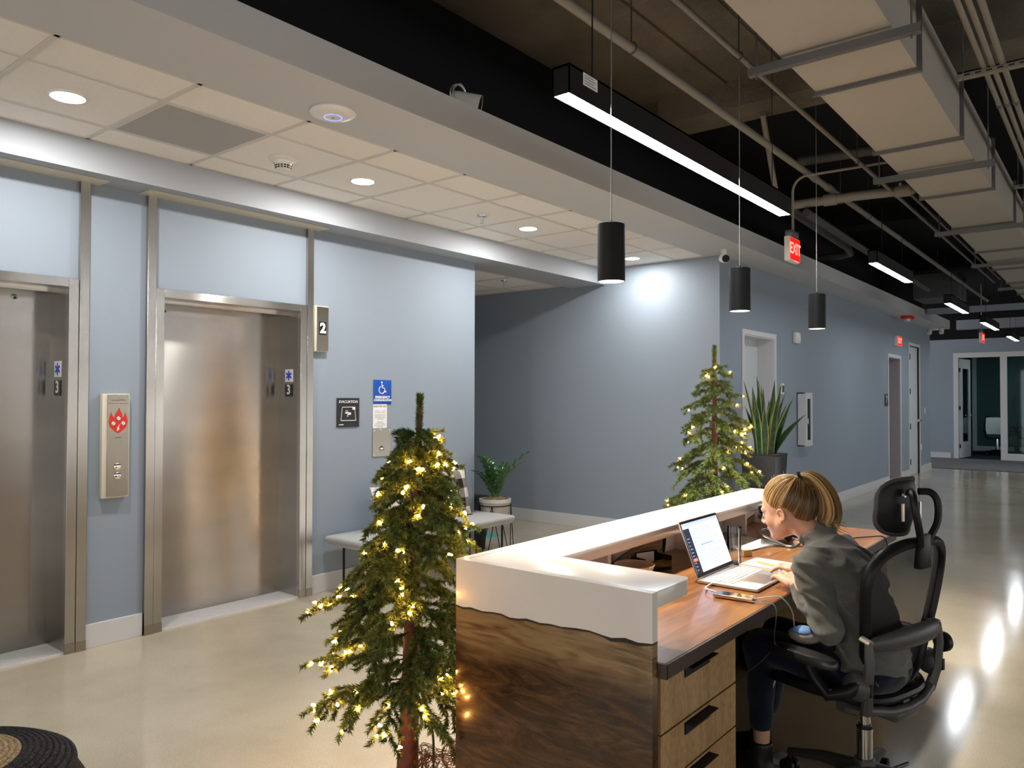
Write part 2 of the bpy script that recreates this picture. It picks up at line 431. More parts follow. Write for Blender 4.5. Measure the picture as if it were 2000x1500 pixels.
# ---------------------------------------------------------------- lobby tile ceiling
ce = struct('ceiling_lobby', MB().box(-5, XA, 3.335, 4.55, ZC+0.02, ZC+0.06), 'grid_white')
JX = [1.24+0.61*k for k in range(-4, 11)]; JY = [3.335, 3.672, 4.278, 4.55]
g = MB()
for x in JX: g.box(x-0.011, x+0.011, 3.335, 4.55, ZC-0.001, ZC+0.021)
for y in JY[1:3]: g.box(-1.2, XA, y-0.011, y+0.011, ZC-0.0015, ZC+0.0205)
g.box(-1.2, XA, 3.335, 3.352, ZC-0.001, ZC+0.02); g.box(-1.2, XA, 4.533, 4.55, ZC-0.001, ZC+0.02); g.box(XA-0.018, XA, 3.335, 4.55, ZC-0.001, ZC+0.02)
g.build('grid', 'grid_white', ce)
def tiles(parent, jx, jy, z, skip=()):
    cache = {}
    for i in range(len(jx)-1):
        for j in range(len(jy)-1):
            if (i, j) in skip: continue
            w_, d_ = jx[i+1]-jx[i]-0.022, jy[j+1]-jy[j]-0.022
            key = (round(w_, 3), round(d_, 3))
            if key not in cache:
                cache[key] = MB().box(-w_/2, w_/2, -d_/2, d_/2, 0, 0.012).mesh('tile', ['tile_white'], bevel=0.002, seg=1)
            o = link('tile', cache[key], parent)
            o.location = ((jx[i]+jx[i+1])/2, (jy[j]+jy[j+1])/2, z+0.004)
gi = JX.index(1.24)+1
tiles(ce, JX+[XA+0.005], JY, ZC, skip={(gi, 1)})
# perforated return air panel in the grid
gr = thing('ceiling_vent', 'square grey perforated vent panel set in the lobby ceiling grid', 'vent', (2.155, 3.975, ZC))
MB().box(1.862, 2.448, 3.684, 4.266, ZC+0.006, ZC+0.012).build('backing', 'line_grey', gr)
def perf():
    m, nt, b = nodes('perforated'); setp(b, Roughness=0.5)
    mp = mapping(nt, (120, 120, 120)); v = nt.nodes.new('ShaderNodeTexVoronoi'); v.inputs['Scale'].default_value = 1.0; v.inputs['Randomness'].default_value = 0.0
    nt.links.new(mp.outputs[0], v.inputs['Vector'])
    r = ramp(nt, [(0.28, (0.10, 0.10, 0.10)), (0.36, (0.50, 0.49, 0.46))]); nt.links.new(v.outputs['Distance'], r.inputs['Fac']); nt.links.new(r.outputs['Color'], b.inputs['Base Color'])
    MATS['perforated'] = m
perf()
MB().box(1.872, 2.438, 3.694, 4.256, ZC-0.001, ZC+0.006).build('perforated_plate', 'perforated', gr)
f = MB(); f.box(1.858, 2.452, 3.680, 3.694, ZC-0.003, ZC+0.008); f.box(1.858, 2.452, 4.256, 4.270, ZC-0.003, ZC+0.008); f.box(1.858, 1.872, 3.694, 4.256, ZC-0.003, ZC+0.008); f.box(2.438, 2.452, 3.694, 4.256, ZC-0.003, ZC+0.008)
f.build('frame', 'grid_white', gr)
# alcove ceiling, lower
ZL = 2.79
ca = struct('ceiling_alcove', MB().box(5.42, XA, 5.02, 7.4, ZL+0.02, ZL+0.06), 'grid_white')
AX = [5.42, 5.86, 6.47, 7.08, XA]; AY = [5.02, 5.19, 5.80, 6.41, 7.02, 7.4]
g = MB()
for x in AX[1:-1]: g.box(x-0.011, x+0.011, 5.02, 7.4, ZL-0.001, ZL+0.021)
for y in AY[1:-1]: g.box(5.42, XA, y-0.011, y+0.011, ZL-0.0015, ZL+0.0205)
g.box(5.42, XA, 5.02, 5.04, ZL-0.001, ZL+0.02); g.box(XA-0.018, XA, 5.02, 7.4, ZL-0.001, ZL+0.02)
g.build('grid', 'grid_white', ca)
tiles(ca, AX, AY, ZL)

# ---------------------------------------------------------------- baseboards
def bb(name, x0, x1, y0, y1):
    tag(MB().box(x0, x1, y0, y1, 0, 0.14).build(name, 'trim_white', bevel=0.002, seg=1), kind='structure')
bb('baseboard_elevator_1', 1.963, 2.300, YE-0.014, YE); bb('baseboard_elevator_2', 3.558, 5.42, YE-0.014, YE)
bb('baseboard_alcove', XA-0.014, XA, 3.2, 7.4)
for i, (x0, x1) in enumerate(((XA-0.014, 7.94), (8.95, 14.40), (15.38, 16.05), (17.05, 18.12))):
    bb('baseboard_corridor_%d' % (i+1), x0, x1, YF-0.014, YF)
bb('baseboard_end', XE-0.014, XE, 3.40, 7.5)

# ---------------------------------------------------------------- lifts
def elevator(xo, label, key_big):
    x1 = xo+1.033
    t = thing('elevator', label, 'elevator', (xo+0.516, YE, 0))
    for a, b in ((xo-0.112, xo-0.057), (x1+0.057, x1+0.112)):
        MB().box(a, b, YE-0.026, YE+0.01, 0, 2.752).build('pilaster_strip', 'steel_jamb', t, bevel=0.0015, seg=1)
    for a, b in ((xo-0.055, xo), (x1, x1+0.055)):
        MB().box(a, b, YE-0.022, YE+0.02, 0, 2.17).build('door_jamb', 'steel_jamb', t, bevel=0.0015, seg=1)
    MB().box(xo, x1, YE-0.022, YE+0.02, 2.118, 2.17).build('head_frame', 'steel_jamb', t, bevel=0.0015, seg=1)
    MB().box(xo-0.012, xo, YE+0.02, 5.03, 0, 2.118).build('jamb_return', 'steel_jamb', t)
    MB().box(x1, x1+0.012, YE+0.02, 5.03, 0, 2.118).build('jamb_return', 'steel_door', t)
    MB().box(xo, x1, YE+0.02, 5.03, 2.118, 2.13).box(xo, x1, 4.93, 4.94, 2.098, 2.118).build('head_return', 'steel_jamb', t)
    MB().box(xo-0.01, x1+0.01, 5.03, 5.06, 0.012, 2.13).build('door_panel', 'steel_door', t)
    for a, b in ((xo-0.055, xo), (x1, x1+0.055)):
        MB().box(a-0.0005, b+0.0005, YE-0.0245, YE, 0.001, 0.058).build('base_plate', 'steel_plate', t)
    for a, b in ((xo-0.112, xo-0.057), (x1+0.057, x1+0.112)):
        MB().box(a-0.0005, b+0.0005, YE-0.0285, YE, 0.001, 0.058).build('base_plate', 'steel_plate', t)
    sl = MB().box(xo, x1, YE-0.012, 5.05, 0.0, 0.008).build('sill', 'sill_metal', t)
    rb = MB()
    for k in range(11): rb.box(xo, x1, YE-0.008+k*0.022, YE+0.004+k*0.022, 0.008, 0.012)
    rb.build('sill_ridges', 'sill_metal', sl)
    sp = 'soffit_plate'
    MB().box(xo-0.16, x1+0.17, 4.655, YE, 2.747, 2.754).build(sp, 'cream_metal', t)
    kx = xo+0.13 if not key_big else xo+0.84
    k = MB().cyl((kx, 5.031, 2.062), (kx, 5.022, 2.062), 0.016 if key_big else 0.010, n=16)
    kh = k.build('key_hole', 'chrome', t)
    MB().cyl((kx, 5.023, 2.056), (kx, 5.0205, 2.056), 0.007, n=12).build('key_slot', 'text_black', kh)
    # signs on the inner face of the right jamb
    sx = x1-0.001
    s1 = MB().box(sx-0.002, sx, 4.861, 4.957, 1.598, 1.692).build('star_sign', 'sign_white', t)
    st = MB()
    for k in range(3):
        a = math.pi*k/3; u = Vector((0, math.sin(a), math.cos(a))); p = Vector((0, math.cos(a), -math.sin(a)))
        c = Vector((sx-0.0022, 4.909, 1.645))
        q = [c+u*0.036+p*0.0075, c+u*0.036-p*0.0075, c-u*0.036-p*0.0075, c-u*0.036+p*0.0075]
        q2 = [v-Vector((0.0006+0.0002*k, 0, 0)) for v in q]
        st.hexa(q, q2)
    st.build('star_emblem', 'star_blue', s1)
    s2 = MB().box(sx-0.002, sx, 4.864, 4.956, 1.488, 1.578).build('floor_sign', 'sign_black', t)
    text('floor_digit', '3', 0.098, (sx-0.0026, 4.912, 1.536), (0, -1, 0), (0, 0, 1), 'text_white', s2, extrude=0.0004, bold=0.002)
    return t
elevator(2.417, 'brushed steel elevator between the call plate and the floor 2 indicator', False)
elevator(0.817, 'brushed steel elevator cut off by the left edge of the photo', True)

# call station
t = thing('call_station', 'tall steel elevator call plate with red fire emblem and two buttons', 'call plate', (2.115, 4.76, 0.88))
MB().box(2.036, 2.196, 4.752, YE, 0.875, 1.502).build('housing', 'cream_metal', t, bevel=0.003)
MB().box(2.064, 2.188, 4.746, 4.752, 0.885, 1.495).build('face_plate', 'steel_plate', t, bevel=0.001, seg=1)
fx, fz, fy = 2.126, 1.335, 4.7455
fl_ = [(0,-0.075),(0.022,-0.06),(0.048,-0.035),(0.056,0.0),(0.05,0.03),(0.04,0.052),(0.036,0.035),(0.026,0.02),(0.022,0.045),(0.012,0.062),(0.006,0.082),(-0.004,0.062),(-0.018,0.045),(-0.022,0.02),(-0.034,0.035),(-0.042,0.056),(-0.05,0.03),(-0.056,0.0),(-0.048,-0.035),(-0.022,-0.06)]
fe = MB().prism([(u, v) for u, v in fl_], (fx, fy, fz), (1,0,0), (0,0,1), (0,-1,0), 0.0012).build('fire_emblem', 'sign_red', t)
for u, v in ((0.002, 0.018), (-0.028, -0.012), (0.03, -0.012)):
    MB().cyl((fx+u, fy-0.0012, fz+v), (fx+u, fy-0.0016, fz+v), 0.0135, n=18).build('emblem_disc', 'sign_white', fe)
    MB().lathe((fx+u, fy-0.0017, fz+v), [(0.0115, 0), (0.0135, 0), (0.0135, 0.0003), (0.0115, 0.0003)], n=18, axis=(0,-1,0)).prism([(-0.009,-0.0075),(-0.0075,-0.009),(0.009,0.0075),(0.0075,0.009)], (fx+u, fy-0.0017, fz+v), (1,0,0), (0,0,1), (0,-1,0), 0.0003).build('emblem_mark', 'text_black', fe)
MB().prism([(-0.009,-0.06),(0.006,-0.05),(0.004,-0.03),(0.014,-0.012),(0.008,-0.02),(-0.004,-0.035)], (fx, fy-0.0012, fz), (1,0,0), (0,0,1), (0,-1,0), 0.0004).build('emblem_mark', 'sign_white', fe)
text('print', 'In Case Of Fire', 0.013, (fx, fy-0.0004, 1.462), (1,0,0), (0,0,1), 'text_black', t)
text('print', 'Elevators Are Out Of Service', 0.0095, (fx, fy-0.0004, 1.443), (1,0,0), (0,0,1), 'sign_red', t)
text('print', 'Use Exit', 0.010, (fx, fy-0.0004, 1.236), (1,0,0), (0,0,1), 'text_black', t)
for z, s in ((1.062, 1), (1.008, -1)):
    b_ = MB().lathe((fx-0.002, 4.746, z), [(0.021, 0), (0.021, 0.004), (0.016, 0.006), (0.0, 0.006)], n=20, axis=(0,-1,0)).build('button', 'chrome', t, smooth=True)
    MB().prism([(-0.008, -0.006*s), (0.008, -0.006*s), (0, 0.008*s)], (fx-0.002, 4.7398, z), (1,0,0), (0,0,1), (0,-1,0), 0.0006).build('arrow', 'text_white', b_)
# floor indicator
t = thing('floor_indicator', 'narrow wall plate with lit digit 2 beside the elevator', 'indicator', (3.616, 4.77, 1.83))
MB().box(3.562, 3.690, 4.752, YE, 1.828, 2.176).build('housing', 'cream_metal', t, bevel=0.003)
MB().box(3.580, 3.686, 4.747, 4.752, 1.836, 2.168).build('face_plate', 'steel_plate', t, bevel=0.001, seg=1)
sc_ = MB().box(3.600, 3.664, 4.7455, 4.747, 1.955, 2.055).build('display', 'sign_black', t)
text('digit', '2', 0.105, (3.632, 4.745, 2.004), (1,0,0), (0,0,1), 'digit_white', sc_, extrude=0.0004, bold=0.003)
# evacuation plan
t = thing('evacuation_sign', 'black evacuation plan sign on the blue grey wall', 'sign', (3.91, YE, 1.36))
MB().box(3.800, 4.022, 4.782, YE, 1.249, 1.477).build('plaque', 'sign_black', t, bevel=0.001, seg=1)
text('lettering', 'EVACUATION', 0.030, (3.911, 4.7812, 1.447), (1,0,0), (0,0,1), 'text_white', t, bold=0.0004)
pl = MB()
outer = [(-0.062,0.048),(-0.058,0.05),(0.04,0.05),(0.062,0.05),(0.068,0.0),(0.074,-0.055),(-0.074,-0.055),(-0.07,-0.02)]
for (a, b), (c_, d_) in zip(outer, outer[1:]+outer[:1]):
    pl.tube([(3.911+a, 4.7805, 1.355+b), (3.911+c_, 4.7805, 1.355+d_)], 0.0022, n=4)
pl.box(3.911+0.04, 3.911+0.068, 4.780, 4.781, 1.385, 1.405)
pl.box(3.88, 3.912, 4.780, 4.781, 1.355, 1.368); pl.box(3.905, 3.935, 4.780, 4.781, 1.345, 1.363)
pl.tube([(3.885,4.7805,1.368),(3.885,4.7805,1.38),(3.90,4.7805,1.38),(3.90,4.7805,1.368)], 0.0015, n=4); pl.tube([(3.90,4.7805,1.35),(3.898,4.7805,1.33),(3.907,4.7805,1.33),(3.906,4.7805,1.35)], 0.0015, n=4)
pl.build('floor_plan', 'text_white', t)
MB().cyl((3.823, 4.7818, 1.268), (3.823, 4.781, 1.268), 0.005, n=10).box(3.832, 3.862, 4.781, 4.782, 1.265, 1.271).build('maker_mark', 'text_white', t)
# emergency communication sign
t = thing('emergency_sign', 'blue wheelchair emblem sign reading emergency communication', 'sign', (4.268, YE, 1.53))
MB().box(4.173, 4.366, 4.783, YE, 1.427, 1.627).build('plaque', 'sign_blue', t, bevel=0.003)
wx, wz, wy = 4.262, 1.560, 4.7822
wm = MB().cyl((wx-0.004, wy, wz+0.046), (wx-0.004, wy-0.0008, wz+0.046), 0.0085, n=14)
wm.tube([(wx-0.004, wy, wz+0.034), (wx-0.001, wy, wz+0.002), (wx+0.022, wy, wz-0.001), (wx+0.036, wy, wz-0.034), (wx+0.046, wy, wz-0.030)], 0.0042, n=6)
wm.tube([(wx-0.002, wy, wz+0.018), (wx+0.018, wy, wz+0.017)], 0.003, n=6)
wm.tube(arc((wx-0.004, wy, wz-0.016), 0.030, math.radians(115), math.radians(345), 20), 0.0040, n=6)
wm.build('wheelchair_emblem', 'text_white', t)
text('lettering', 'EMERGENCY', 0.028, (4.268, 4.7825, 1.483), (1,0,0), (0,0,1), 'text_white', t, bold=0.0012)
text('lettering', 'COMMUNICATION', 0.0225, (4.2695, 4.7825, 1.459), (1,0,0), (0,0,1), 'text_white', t, bold=0.0011)
t = thing('help_card', 'white push for help card under the blue sign', 'card', (4.243, YE, 1.33))
MB().box(4.170, 4.318, 4.785, YE, 1.230, 1.426).build('card', 'sign_white', t)
text('lettering', 'PUSH FOR HELP', 0.0205, (4.243, 4.7845, 1.408), (1,0,0), (0,0,1), 'text_black', t, bold=0.0003)
ln = MB()
for z, ws in ((1.372, ((-0.055,-0.005),(0.015,0.055))), (1.358, ((-0.055,0.055),)), (1.340, ((-0.062,0.06),)), (1.328, ((-0.055,0.058),)), (1.316, ((-0.058,0.055),)), (1.304, ((-0.03,0.035),)), (1.280, ((-0.032,0.032),)), (1.266, ((-0.05,0.052),)), (1.254, ((-0.06,0.06),)), (1.242, ((-0.036,0.03),))):
    for a, b in ws:
        x = 4.243+a
        while x < 4.243+b:
            w_ = random.uniform(0.006, 0.014); ln.box(x, min(x+w_, 4.243+b), 4.7844, 4.7849, z-0.0022, z+0.0022); x += w_+0.003
tag(ln.build('small_print', 'line_grey', t), kind='stuff')
t = thing('intercom_plate', 'square steel intercom plate half hidden by the near tree', 'plate', (4.262, YE, 1.11))
MB().box(4.165, 4.360, 4.784, YE, 0.996, 1.228).build('plate', 'steel_plate', t, bevel=0.001, seg=1)
for u, v in ((4.18, 1.012), (4.345, 1.012), (4.18, 1.212), (4.345, 1.212)):
    MB().cyl((u, 4.784, v), (u, 4.7815, v), 0.004, n=10).build('screw', 'chrome', t)
MB().lathe((4.262, 4.784, 1.062), [(0.022, 0), (0.022, 0.006), (0.015, 0.009), (0, 0.009)], n=20, axis=(0,-1,0)).build('button', 'chrome', t, smooth=True)
MB().cyl((4.25, 4.784, 1.218), (4.25, 4.782, 1.218), 0.006, n=10).build('lamp', 'sign_white', t)

# ---------------------------------------------------------------- fixtures in the lobby ceiling
for i, (x, lab) in enumerate(((1.53, 'round recessed downlight beside the grey ceiling vent at far left'), (3.37, 'round recessed downlight just past the smoke detector'), (5.20, 'round recessed downlight just past the ceiling sprinkler'), (6.98, 'round recessed downlight showing beside the nearest pendant lamp'))):
    t = thing('downlight', lab, 'downlight', (x, 3.985, ZC), group='lobby downlights')
    MB().lathe((x, 3.985, ZC), [(0.088, 0.004), (0.088, -0.004), (0.076, -0.005), (0.07, 0.004)], n=32).build('trim_ring', 'white_plastic', t, smooth=True)
    MB().lathe((x, 3.985, ZC), [(0.073, -0.002), (0.0, -0.0025)], n=32).build('lens', 'lamp_disc', t)
    disk('downlight_lamp', (x, 3.985, ZC-0.007), DOWN_W*(0.55 if x > 6 else 1.0), (1.0, 0.955, 0.90), 0.145, t)
for x, y, z, lab in ((4.611, 4.0, ZC, 'chrome sprinkler head in the lobby tile ceiling'), (6.606, 5.40, ZL, 'chrome sprinkler head in the lower alcove ceiling')):
    t = thing('sprinkler_head', lab, 'sprinkler', (x, y, z), group='ceiling sprinklers')
    MB().lathe((x, y, z), [(0.0, -0.008), (0.036, -0.006), (0.038, 0.003)], n=24).build('escutcheon', 'satin_metal', t, smooth=True)
    MB().cyl((x, y, z-0.005), (x, y, z-0.03), 0.009, 0.006, n=10).tube([(x-0.012, y, z-0.026), (x-0.012, y, z-0.048), (x, y, z-0.056)], 0.002, n=6).tube([(x+0.012, y, z-0.026), (x+0.012, y, z-0.048), (x, y, z-0.056)], 0.002, n=6).build('nozzle', 'satin_metal', t)
    MB().lathe((x, y, z-0.06), [(0.0, 0.003), (0.016, 0.0), (0.016, -0.001), (0, -0.001)], n=14).build('deflector', 'satin_metal', t)
x, y = 2.757, 4.0
t = thing('smoke_detector', 'white round smoke detector hanging under a ceiling tile', 'smoke detector', (x, y, ZC))
MB().lathe((x, y, ZC), [(0.082, 0.003), (0.082, -0.006), (0.07, -0.012), (0.058, -0.016), (0.056, -0.03)], n=32).build('base', 'white_plastic', t, smooth=True)
MB().lathe((x, y, ZC), [(0.052, -0.028), (0.050, -0.034), (0.045, -0.062), (0.030, -0.07), (0, -0.07)], n=32).build('dome', 'white_plastic', t, smooth=True)
for k in range(16):
    a = 2*math.pi*k/16
    for zz in (-0.044, -0.056):
        r_ = 0.0488 if zz > -0.05 else 0.0465
        MB().obox((x+r_*math.cos(a), y+r_*math.sin(a), ZC+zz), (0.0015, 0.0065, 0.004), Matrix.Rotation(a, 3, 'Z')).build('slot', 'text_black', t)
x, y = 2.45, 3.13
t = thing('access_point', 'white wireless access point disc with blue glowing ring on the soffit', 'access point', (x, y, ZC))
MB().lathe((x, y, ZC), [(0.112, 0.0), (0.116, -0.008), (0.110, -0.016), (0.075, -0.027), (0.03, -0.032), (0, -0.0325)], n=40).build('shell', 'white_plastic', t, smooth=True)
MB().lathe((x, y, ZC), [(0.042, -0.0318), (0.046, -0.0322), (0.046, -0.0310), (0.042, -0.0306)], n=36).build('light_ring', 'blue_led', t)
MB().box(x-0.006, x-0.002, y-0.008, y+0.008, ZC-0.0335, ZC-0.031).box(x+0.003, x+0.007, y-0.008, y+0.008, ZC-0.0335, ZC-0.031).build('logo_mark', 'line_grey', t)
x, y = 7.13, 3.05
t = thing('security_camera', 'white bullet security camera under the soffit at the wall corner', 'camera', (x, y, ZC))
MB().cyl((x, y, ZC), (x, y, ZC-0.05), 0.030, 0.026, n=18).build('mount', 'white_plastic', t, smooth=True)
d = Vector((-0.72, -0.62, -0.18)).normalized(); c = Vector((x, y, ZC-0.085))
MB().cyl(c-d*0.05, c+d*0.06, 0.040, 0.043, n=24).build('body', 'white_plastic', t, bevel=0.006)
MB().cyl(c+d*0.058, c+d*0.064, 0.037, 0.037, n=24).build('lens', 'black_plastic', t)
t = thing('twin_emergency_light', 'white twin head emergency light under the far end of the soffit', 'lamp', (17.9, 3.05, ZC))
MB().box(17.84, 17.96, 2.99, 3.11, ZC-0.03, ZC).build('base', 'white_plastic', t)
for s in (-0.11, 0.11):
    MB().cyl((17.9, 3.05+s, ZC-0.02), (17.86, 3.05+s, ZC-0.10), 0.045, n=14).build('lamp_head', 'white_plastic', t)
    MB().cyl((17.9, 3.05, ZC-0.02), (17.9, 3.05+s, ZC-0.03), 0.01, n=8).build('arm', 'white_plastic', t)
t = thing('fire_strobe', 'small red fire strobe fixed under the far soffit', 'strobe', (14.86, 2.97, ZC))
MB().box(14.74, 14.98, 2.88, 3.06, ZC-0.05, ZC).build('housing', 'sign_red', t, bevel=0.008)
MB().cyl((14.86, 2.97, ZC-0.05), (14.86, 2.97, ZC-0.09), 0.04, n=14).build('lens', 'sign_white', t)
# loose spotlight lying on the soffit ledge
t = thing('ledge_spotlight', 'white spotlight can with looped cable resting on the soffit ledge', 'spotlight', (3.25, 2.95, 3.11))
c = Vector((3.30, 2.97, 3.185)); d = Vector((0.55, -0.75, -0.22)).normalized()
MB().lathe(c, [(0.062, -0.10), (0.068, -0.06), (0.072, 0.07)], n=24, axis=d).build('can', 'white_plastic', t, smooth=True)
MB().lathe(c, [(0.0, -0.104), (0.05, -0.102), (0.063, -0.098)], n=24, axis=d).lathe(c, [(0.066, 0.066), (0.0, 0.05)], n=24, axis=d).build('cap', 'black_plastic', t, smooth=True)
for k in (0, 1):
    p = spline([(3.20+0.02*k, 3.0, 3.13), (3.17+0.02*k, 2.99, 3.24), (3.22+0.02*k, 2.98, 3.285+0.008*k), (3.28, 2.98, 3.25), c-d*0.1+Vector((0, 0, 0.01*k))], 6)
    MB().tube(p, 0.005, n=6).build('cable', 'satin_metal', t, smooth=True)
MB().cyl(c-d*0.13, c-d*0.10, 0.012, n=10).build('connector', 'satin_metal', t)

# ---------------------------------------------------------------- linear lights
def linear(x0, x1, label, hang, tagside=False):
    y0, y1, z0 = 1.743, 1.828, 2.72
    t = thing('linear_light', label, 'light fixture', ((x0+x1)/2, 1.785, z0), group='suspended linear lights')
    h = MB(); h.box(x0, x1, y0, y0+0.006, z0, z0+0.12); h.box(x0, x1, y1-0.006, y1, z0, z0+0.12); h.box(x0, x1, y0, y1, z0+0.11, z0+0.12); h.box(x0, x0+0.005, y0, y1, z0, z0+0.12); h.box(x1-0.005, x1, y0, y1, z0, z0+0.12)
    h.build('housing', 'black_metal', t)
    MB().box(x0+0.005, x1-0.005, y0+0.006, y1-0.006, z0+0.001, z0+0.006).build('diffuser', 'led_white', t)
    for k, x in enumerate(hang):
        MB().tube([(x, 1.785, z0+0.12), (x+0.004, 1.785, 3.2), (x, 1.785, 3.95)], 0.0025 if k else 0.0035, n=6).build('hanger_cable', 'black_plastic', t)
    if tagside:
        lb = MB().box(x0+0.10, x0+0.21, y0-0.001, y0, z0+0.062, z0+0.115).build('rating_label', 'sign_white', t)
        lp = MB()
        for r_ in range(4): lp.box(x0+0.108, x0+0.195-0.012*(r_ % 2), y0-0.0015, y0-0.001, z0+0.070+r_*0.011, z0+0.074+r_*0.011)
        tag(lp.build('label_print', 'line_grey', lb), kind='stuff')
    return t
linear(2.547, 5.19, 'long glowing linear light hanging over the reception desk', (2.78, 4.95), True)
linear(7.50, 9.02, 'short linear light hanging just beyond the nearest exit sign', (7.85, 8.7))
linear(11.28, 12.78, 'short linear light, second of the four receding down the corridor', (11.6, 12.5))
linear(14.45, 16.2, 'short linear light, third of the four receding down the corridor', (14.8, 15.9))
linear(18.0, 19.6, 'short linear light, farthest one before the office wall', (18.3, 19.3))

# pendants
for x, lab in ((2.75, 'black cylinder pendant lamp, nearest and largest of three over the desk'), (4.12, 'black cylinder pendant lamp, middle one of three over the desk'), (5.49, 'black cylinder pendant lamp, farthest and smallest of three')):
    y, z0, z1 = 1.67, 1.966, 2.207
    t = thing('pendant_lamp', lab, 'pendant lamp', (x, y, z0), group='black pendant lamps')
    MB().lathe((x, y, 0), [(0.0515, z0+0.03), (0.0555, z0+0.001), (0.0575, z0), (0.0575, z1-0.002), (0.0555, z1), (0.0, z1)], n=40).build('shade', 'black_metal', t, smooth=True)
    MB().lathe((x, y, 0), [(0.053, z0+0.022), (0.0, z0+0.024)], n=32).build('lens', 'pend_disc', t)
    MB().lathe((x, y, 0), [(0.0545, z0+0.001), (0.053, z0+0.022)], n=32).build('reflector', 'trim_white', t, smooth=True)
    MB().cyl((x, y, z1), (x, y, z1+0.014), 0.006, n=10).build('cord_grip', 'black_plastic', t)
    MB().tube([(x, y, z1+0.01), (x+0.001, y, 2.8), (x, y, 3.90)], 0.0024, n=6).build('cord', 'satin_metal', t)
    MB().cyl((x, y, 3.90), (x, y, 3.95), 0.06, n=20).build('canopy', 'black_metal', t)
    spot('pendant_beam', (x, y, z0+0.018), PEND_W, (1.0, 0.88, 0.70), math.radians(92), 0.6, t, rad=0.045)
# ================================================================== services under the deck
t = thing('air_duct', 'large rectangular beige air duct running under the dark ceiling', 'duct', (8.0, 1.08, 3.2))
DY0, DY1, DZ0, DZ1 = 0.825, 1.335, 3.20, 3.58
fx_ = [1.55, 3.0, 4.40, 5.73, 7.28, 8.83, 10.36, 11.9, 13.4, 14.9, 16.4]
for a, b in zip(fx_, fx_[1:]):
    MB().box(a+0.012, b-0.012, DY0, DY1, DZ0, DZ1).build('duct_section', 'duct_paint', t)
for x in fx_:
    f = MB(); e = 0.022
    f.box(x-0.014, x+0.014, DY0-e, DY1+e, DZ0-e, DZ0); f.box(x-0.014, x+0.014, DY0-e, DY1+e, DZ1, DZ1+e)
    f.box(x-0.014, x+0.014, DY0-e, DY0, DZ0, DZ1); f.box(x-0.014, x+0.014, DY1, DY1+e, DZ0, DZ1)
    fo = f.build('flange', 'galv', t)
    for y in (DY0-0.010, DY1+0.010):
        MB().cyl((x-0.022, y, DZ0-0.010), (x+0.022, y, DZ0-0.010), 0.008, n=6).build('corner_bolt', 'galv', fo)
for x in (3.83, 6.35, 8.80, 11.2, 13.8):
    MB().box(x-0.02, x+0.02, 0.70, 1.50, DZ0-0.062, DZ0-0.056).box(x-0.02, x-0.016, 0.70, 1.50, DZ0-0.056, DZ0-0.022).box(x+0.016, x+0.02, 0.70, 1.50, DZ0-0.056, DZ0-0.022).build('trapeze_bar', 'galv', t)
    for y in (0.74, 1.46):
        MB().cyl((x, y, DZ0-0.08), (x, y, 3.95), 0.005, n=6).build('hanger_rod', 'galv', t)
def pipe(label, pts, r, mat, hang=(), cat='pipe', coup=(), name='ceiling_pipe', grp=None):
    t = thing(name, label, cat, tuple(pts[0]), group=grp)
    MB().tube(pts, r, n=14).build('pipe_run', mat, t, smooth=True)
    for h in hang:
        h = Vector(h)
        MB().tube(arc(h, r+0.006, 0, 2*math.pi, 14, (0,1,0), (0,0,1)), 0.004, n=5).cyl(h+Vector((0,0,r+0.004)), (h.x, h.y, 3.95), 0.004, n=6).build('hanger', 'pipe_dark', t)
    for a, b in coup:
        MB().cyl(a, b, r*1.28, n=14).build('coupling', mat, t, smooth=True)
    return t
pipe('thick pale sprinkler pipe running along the ceiling above the linear light', [(-3, 2.095, 3.4), (3.2, 2.095, 3.4), (9.2, 2.085, 3.4), (17.5, 2.08, 3.4)], 0.027, 'pipe_paint', [(0.5, 2.095, 3.4), (3.66, 2.095, 3.4), (8.6, 2.085, 3.4)], coup=[((6.78, 2.087, 3.4), (6.86, 2.087, 3.4)), ((7.18, 2.087, 3.4), (7.3, 2.087, 3.4))])
pipe('thin conduit running along the ceiling just left of the duct', [(-2, 1.582, 3.3), (3.9, 1.582, 3.3), (6.9, 1.578, 3.3), (14.0, 1.57, 3.3)], 0.015, 'pipe_paint', [(3.9, 1.582, 3.3), (6.2, 1.58, 3.3)])
pipe('thin conduit paired with another past the crossing pipe', [(7.25, 1.50, 3.34), (14.0, 1.49, 3.34)], 0.013, 'pipe_paint', [(9.0, 1.498, 3.34)])
pipe('thick pipe crossing the corridor behind the exit sign', [(7.25, 2.50, 3.3), (7.27, 1.9, 3.3), (7.36, 1.42, 3.3), (7.40, 1.38, 3.34), (7.42, 1.37, 3.5)], 0.042, 'pipe_paint', [(7.28, 2.0, 3.3)], coup=[((7.33, 1.56, 3.3), (7.355, 1.44, 3.3)), ((7.262, 2.14, 3.3), (7.268, 2.03, 3.3))])
pipe('upper crossing pipe, darker, behind the thick crossing one', [(6.75, 2.2, 3.55), (6.85, 1.3, 3.55)], 0.045, 'pipe_dark')
pipe('drain pipe along the soffit with an elbow at its far end', [(7.3, 2.50, 3.30), (9.6, 2.56, 3.28), (9.95, 2.62, 3.27), (10.05, 2.78, 3.27), (10.0, 3.3, 3.27)], 0.045, 'pipe_dark')
pipe('dark pipe running beside the soffit toward the far lights', [(7.2, 2.28, 3.2), (10.4, 2.36, 3.2), (13.5, 2.40, 3.2)], 0.036, 'pipe_dark')
pipe('slanted brace pipe dropping from the ceiling above the exit sign', [(5.9, 2.2, 3.72), (6.9, 2.45, 3.32)], 0.024, 'pipe_paint', cat='brace', name='brace_pipe')
ct = thing('conduit_rack', 'three parallel pale conduits on a slotted strut at upper right', 'conduits', (5.2, 0.58, 3.4))
